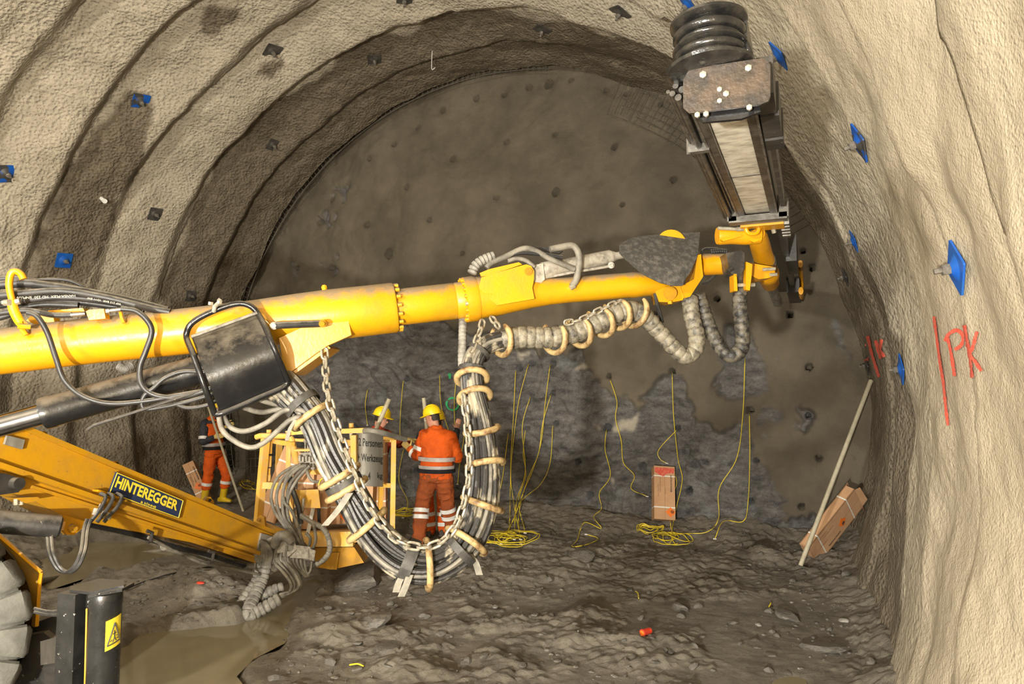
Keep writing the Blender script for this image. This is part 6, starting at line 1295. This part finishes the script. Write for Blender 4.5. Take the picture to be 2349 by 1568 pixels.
up = (Vector((0, 0, 1))*0.95+KK*0.30+_r*0.07).normalized(); rx = (_r-up*_r.dot(up)).normalized(); bz = up.cross(rx).normalized(); bz = bz if bz.dot(KK) > 0 else -bz
cb = spot(1512, 1186); carton('cardboard box with red print standing against the rock of the heading', cb+up*0.40+bz*0.02-KK*0.36+Vector((0, 0, 0.03)), rx*0.155, up*0.395, bz*0.10, diamond=(0.55, -0.72), red=True)
a, c_, e = P(1957, 1126, 8.62), P(1983, 1158, 8.82), P(1851, 1261, 8.38)
ax_ = (c_-a)/2; ay_ = (a-e)/2; ax_ = ax_-ay_*(ax_.dot(ay_)/ay_.length_squared); az_ = ax_.cross(ay_).normalized()*0.065; az_ = az_ if az_.dot(VIEW) > 0 else -az_
carton('torn-open cardboard box tilted against the wall beside the leaning pole', (c_+e)/2+az_, ax_, ay_, az_, straps=(-0.62, 0.62), diamond=(0.15, 0.22), opened=True, tv=-0.55)
a, c_, e = P(420, 1066, 12.15), P(440, 1056, 12.2), P(457, 1150, 12.05)
ax_ = (c_-a)/2; ay_ = (a-e)/2; ax_ = ax_-ay_*(ax_.dot(ay_)/ay_.length_squared); az_ = ax_.cross(ay_).normalized()*0.16; az_ = az_ if az_.dot(VIEW) > 0 else -az_
carton('cardboard box leaning behind the man with the yellow boots', (c_+e)/2+az_, ax_*1.2, ay_, az_, straps=(-0.6, 0.5), diamond=(0.1, -0.3))
bfz = P(740, 1212, 7.5).z+0.02
for x, d_, hx, hy, hz, lean, lab, dm in ((646, 7.75, 0.11, 0.42, 0.10, 0.38, 'dark cardboard box leaning behind the hinge bar of the basket', None), (703, 7.45, 0.085, 0.30, 0.09, 0.06, 'cardboard box with a wide white strap standing under the control valve', None), (742, 7.55, 0.075, 0.46, 0.08, 0.05, 'tall cardboard box standing behind the black plate edge in the basket', None),
        (782, 7.7, 0.13, 0.42, 0.09, -0.04, 'wide cardboard box in the basket behind the hose loop', (0.5, -0.8)), (838, 7.75, 0.10, 0.40, 0.08, 0.03, 'cardboard box below the grey load sign', (0.5, -0.75)), (868, 7.95, 0.09, 0.46, 0.07, -0.02, 'cardboard box in the basket corner beside the last post', None)):
    p = P(x, 1200, d_); up = (Vector((0, 0, 1))+_r*lean).normalized(); rx = (_r-up*_r.dot(up)).normalized()
    carton(lab, Vector((p.x, p.y, bfz+hy*abs(up.z)+hx*abs(rx.z)+0.004)), rx*hx, up*hy, KK*hz, diamond=dm, text=False)
st_ = thing('white_strip', 'white plastic strip standing before the box under the control valve', 'strip', P(700, 1222, 7.3))
MB().box(P(712, 1195, 7.3), _r*0.02, _u*0.16+_r*0.035, VIEW*0.004).build('strip', 'strap', st_)

# ================================================================== POLES, PIPES, SCRAPS
def pole(label, a, c, r, mat='pole', name='tamping_pole'):
    b = MB().tube([a, a.lerp(c, 0.5), c], r, 14); o = b.build(name, mat); tag(o, label, 'pole'); return o
pb = on_floor(1836, 1297, 0.0); pt, pn = on_lining(1982, 872); pole('long pale pole leaning from the floor to the wall beside the tilted box', pb, pt+pn*0.05, 0.027)
hb = LW((0.15, -0.24, 1.24)); fb = on_floor(558, 1172, 0.0); dv = (hb-fb).normalized(); pole('pale pole held by the man with the yellow boots', fb, fb+dv*1.95, 0.021)
pole('pale pole standing in the basket before the red-jacketed man', Vector((P(772, 1205, 7.85).x, P(772, 1205, 7.85).y, bfz)), P(893, 915, 8.15), 0.027)
pole('pale pole rising behind the helmet of the man in the loop', on_floor(1003, 1214, 0.0), P(972, 912, 10.25), 0.030)
pole('grey strip sticking up by the basket peg', P(812, 1205, 8.05), P(805, 985, 8.05), 0.02)
def floor_hose(pts, r, label, mat):
    q = [on_floor(x, y, r*0.8) for x, y in pts]; o = MB().tube(spline(q, 60), r, 12).build('floor_hose', mat); tag(o, label, 'hose')
floor_hose([(40, 1345), (95, 1338), (150, 1327), (210, 1306), (290, 1282), (400, 1262)], 0.035, 'thick grey-brown water hose lying beside the puddle', 'hosegrey')
floor_hose([(270, 1360), (330, 1335), (400, 1315), (510, 1296)], 0.012, 'thin black cable lying across the muck under the boom', 'hose')
p = on_floor(1482, 1456, 0.028); dv = (_r*0.8+KK*0.6).normalized()
cap = thing('red_plastic_plug', 'small red plastic plug lying alone on the foreground muck', 'plug', p-Vector((0, 0, 0.028)))
MB().lathe(p-dv*0.05, dv, [(0, 0.030), (0.004, 0.032), (0.012, 0.030), (0.08, 0.027), (0.10, 0.026)], 18).build('cap_body', 'redcap', cap); MB().lathe(p-dv*0.052, dv, [(0, 0.022), (0.003, 0.022)], 16).build('cap_end', 'sign_orange', cap)
p = on_floor(460, 1338, 0.0); o = MB().ball(p+Vector((0, 0, 0.008)), 0.05, 10, (1, 0.6, 0.25)).build('red_scrap', 'redcap'); tag(o, 'flat red plastic scrap lying on the mound under the boom', 'scrap')

# ================================================================== LOOSE ROCKS
def rock_mesh(seed, flat):
    bm = bmesh.new(); bmesh.ops.create_icosphere(bm, subdivisions=2, radius=1.0); rs = random.Random(seed)
    pl = [(Vector((rs.uniform(-1, 1), rs.uniform(-1, 1), rs.uniform(-1, 1))).normalized(), rs.uniform(0.5, 0.85)) for _ in range(9)]
    for v in bm.verts:
        for n_, d_ in pl:
            e = v.co.dot(n_)-d_
            if e > 0: v.co -= n_*e
        v.co.z *= flat
    me = bpy.data.meshes.new('rock'); bm.to_mesh(me); bm.free(); return me
RM = [rock_mesh(i, [0.35, 0.5, 0.75, 0.4, 0.6][i % 5]) for i in range(8)]
for k_, me in enumerate(RM): me.materials.append(M['rock_pale'] if k_ in (5, 6) else M['rock'])
def rock_at(x, y, wpx, k_, label, group=None, sink=0.25):
    p = on_floor(x, y, 0.0); d_ = (p-CAM).dot(_f); s_ = wpx/2*d_/FPX*1.25; o = bpy.data.objects.new('rock', RM[k_ % 8]); COL.objects.link(o)
    o.location = p+Vector((0, 0, s_*0.12)); o.scale = (s_, s_*random.uniform(0.65, 1), s_*random.uniform(0.7, 1)); o.rotation_euler = (random.uniform(-0.2, 0.2), random.uniform(-0.2, 0.2), random.uniform(0, 6.28)); tag(o, label, 'rock', group)
for x, y, w, k_, lab in ((830, 1335, 120, 0, 'large flat grey slab embedded under the lowest hoses'), (862, 1425, 70, 3, 'flat rock slab in the muck in front of the hose loop'), (886, 1492, 56, 0, 'low rock slab in the foreground muck'), (962, 1358, 44, 3, 'flat rock beside the hanging strap ends'), (656, 1415, 22, 5, 'small pale stone standing in the puddle'), (543, 1528, 32, 3, 'flat stone at the near edge of the puddle'),
                         (1340, 1280, 60, 1, 'rounded rock lump before the yellow loop'), (1740, 1433, 16, 6, 'small white stone in the muck near the wall'), (1935, 1424, 22, 6, 'pale stone near the foot of the wall'), (1943, 1320, 26, 2, 'angular stone below the tilted box'), (1842, 1315, 20, 1, 'small stone at the foot of the leaning pole'), (1810, 1418, 60, 3, 'flat slab near the foot of the wall'), (720, 1300, 30, 1, 'rock under the basket mount'), (1890, 1490, 90, 0, 'broad slab in the muck at the foot of the wall'), (1560, 1395, 50, 3, 'flat slab behind the red plug')):
    rock_at(x, y, w, k_, lab)
for i in range(140):
    x, y = random.uniform(620, 2020), random.uniform(1290, 1560) if i % 3 else random.uniform(1200, 1300)
    if x > 1950 and y < 1420: continue
    rock_at(x, y, random.uniform(5, 20)*(0.6+(y-1200)/360), random.randrange(8) if i % 9 == 0 else random.choice((0, 1, 2, 3, 4, 7)), 'loose dark stone half sunk in the muck', 'loose stones on the muck')
for i in range(24): rock_at(random.uniform(290, 620), random.uniform(1300, 1400), random.uniform(6, 18), random.choice((0, 1, 3, 4)), 'loose dark stone on the mound under the lower boom', 'stones under the lower boom')

# gravel too small to count: one mesh of chips
bm = bmesh.new(); bmesh.ops.create_icosphere(bm, subdivisions=1, radius=1.0); iv = np.array([v.co[:] for v in bm.verts]); it = np.array([[v.index for v in f_.verts] for f_ in bm.faces]); bm.free()
NG = 5000; gx_ = RNG.uniform(-9.8, 0.35, NG); gy_ = RNG.uniform(4.2, 10.3, NG); cl = fbm(gx_*0.9, gy_*0.9, gx_*0+3, 3); keep = cl > -0.25
ii = np.clip(((gx_+11.6)/0.03).astype(int), 0, GX.shape[0]-1); jj = np.clip(np.searchsorted(gy, gy_), 0, len(gy)-1); gz_ = H[ii, jj]; keep &= (pm[ii, jj] < 0.3)
gx_, gy_, gz_ = gx_[keep], gy_[keep], gz_[keep]; n_ = len(gx_); sz = 0.005+0.018*RNG.random(n_)**3
Vv = iv[None]*(1+0.45*(RNG.random((n_, len(iv), 1))-0.5))*np.stack([sz*RNG.uniform(0.8, 1.7, n_), sz*RNG.uniform(0.8, 1.7, n_), sz*RNG.uniform(0.35, 0.9, n_)], -1)[:, None, :]
Vv = Vv+np.stack([gx_, gy_, gz_+sz*0.1], -1)[:, None, :]
Tt = it[None]+(np.arange(n_)*len(iv))[:, None, None]
me = bpy.data.meshes.new('gravel'); me.from_pydata(Vv.reshape(-1, 3).tolist(), [], Tt.reshape(-1, 3).tolist()); me.materials.append(M['rock'])
o = bpy.data.objects.new('gravel', me); COL.objects.link(o); tag(o, 'fine rock chips strewn over the muck floor', 'gravel', kind='stuff')
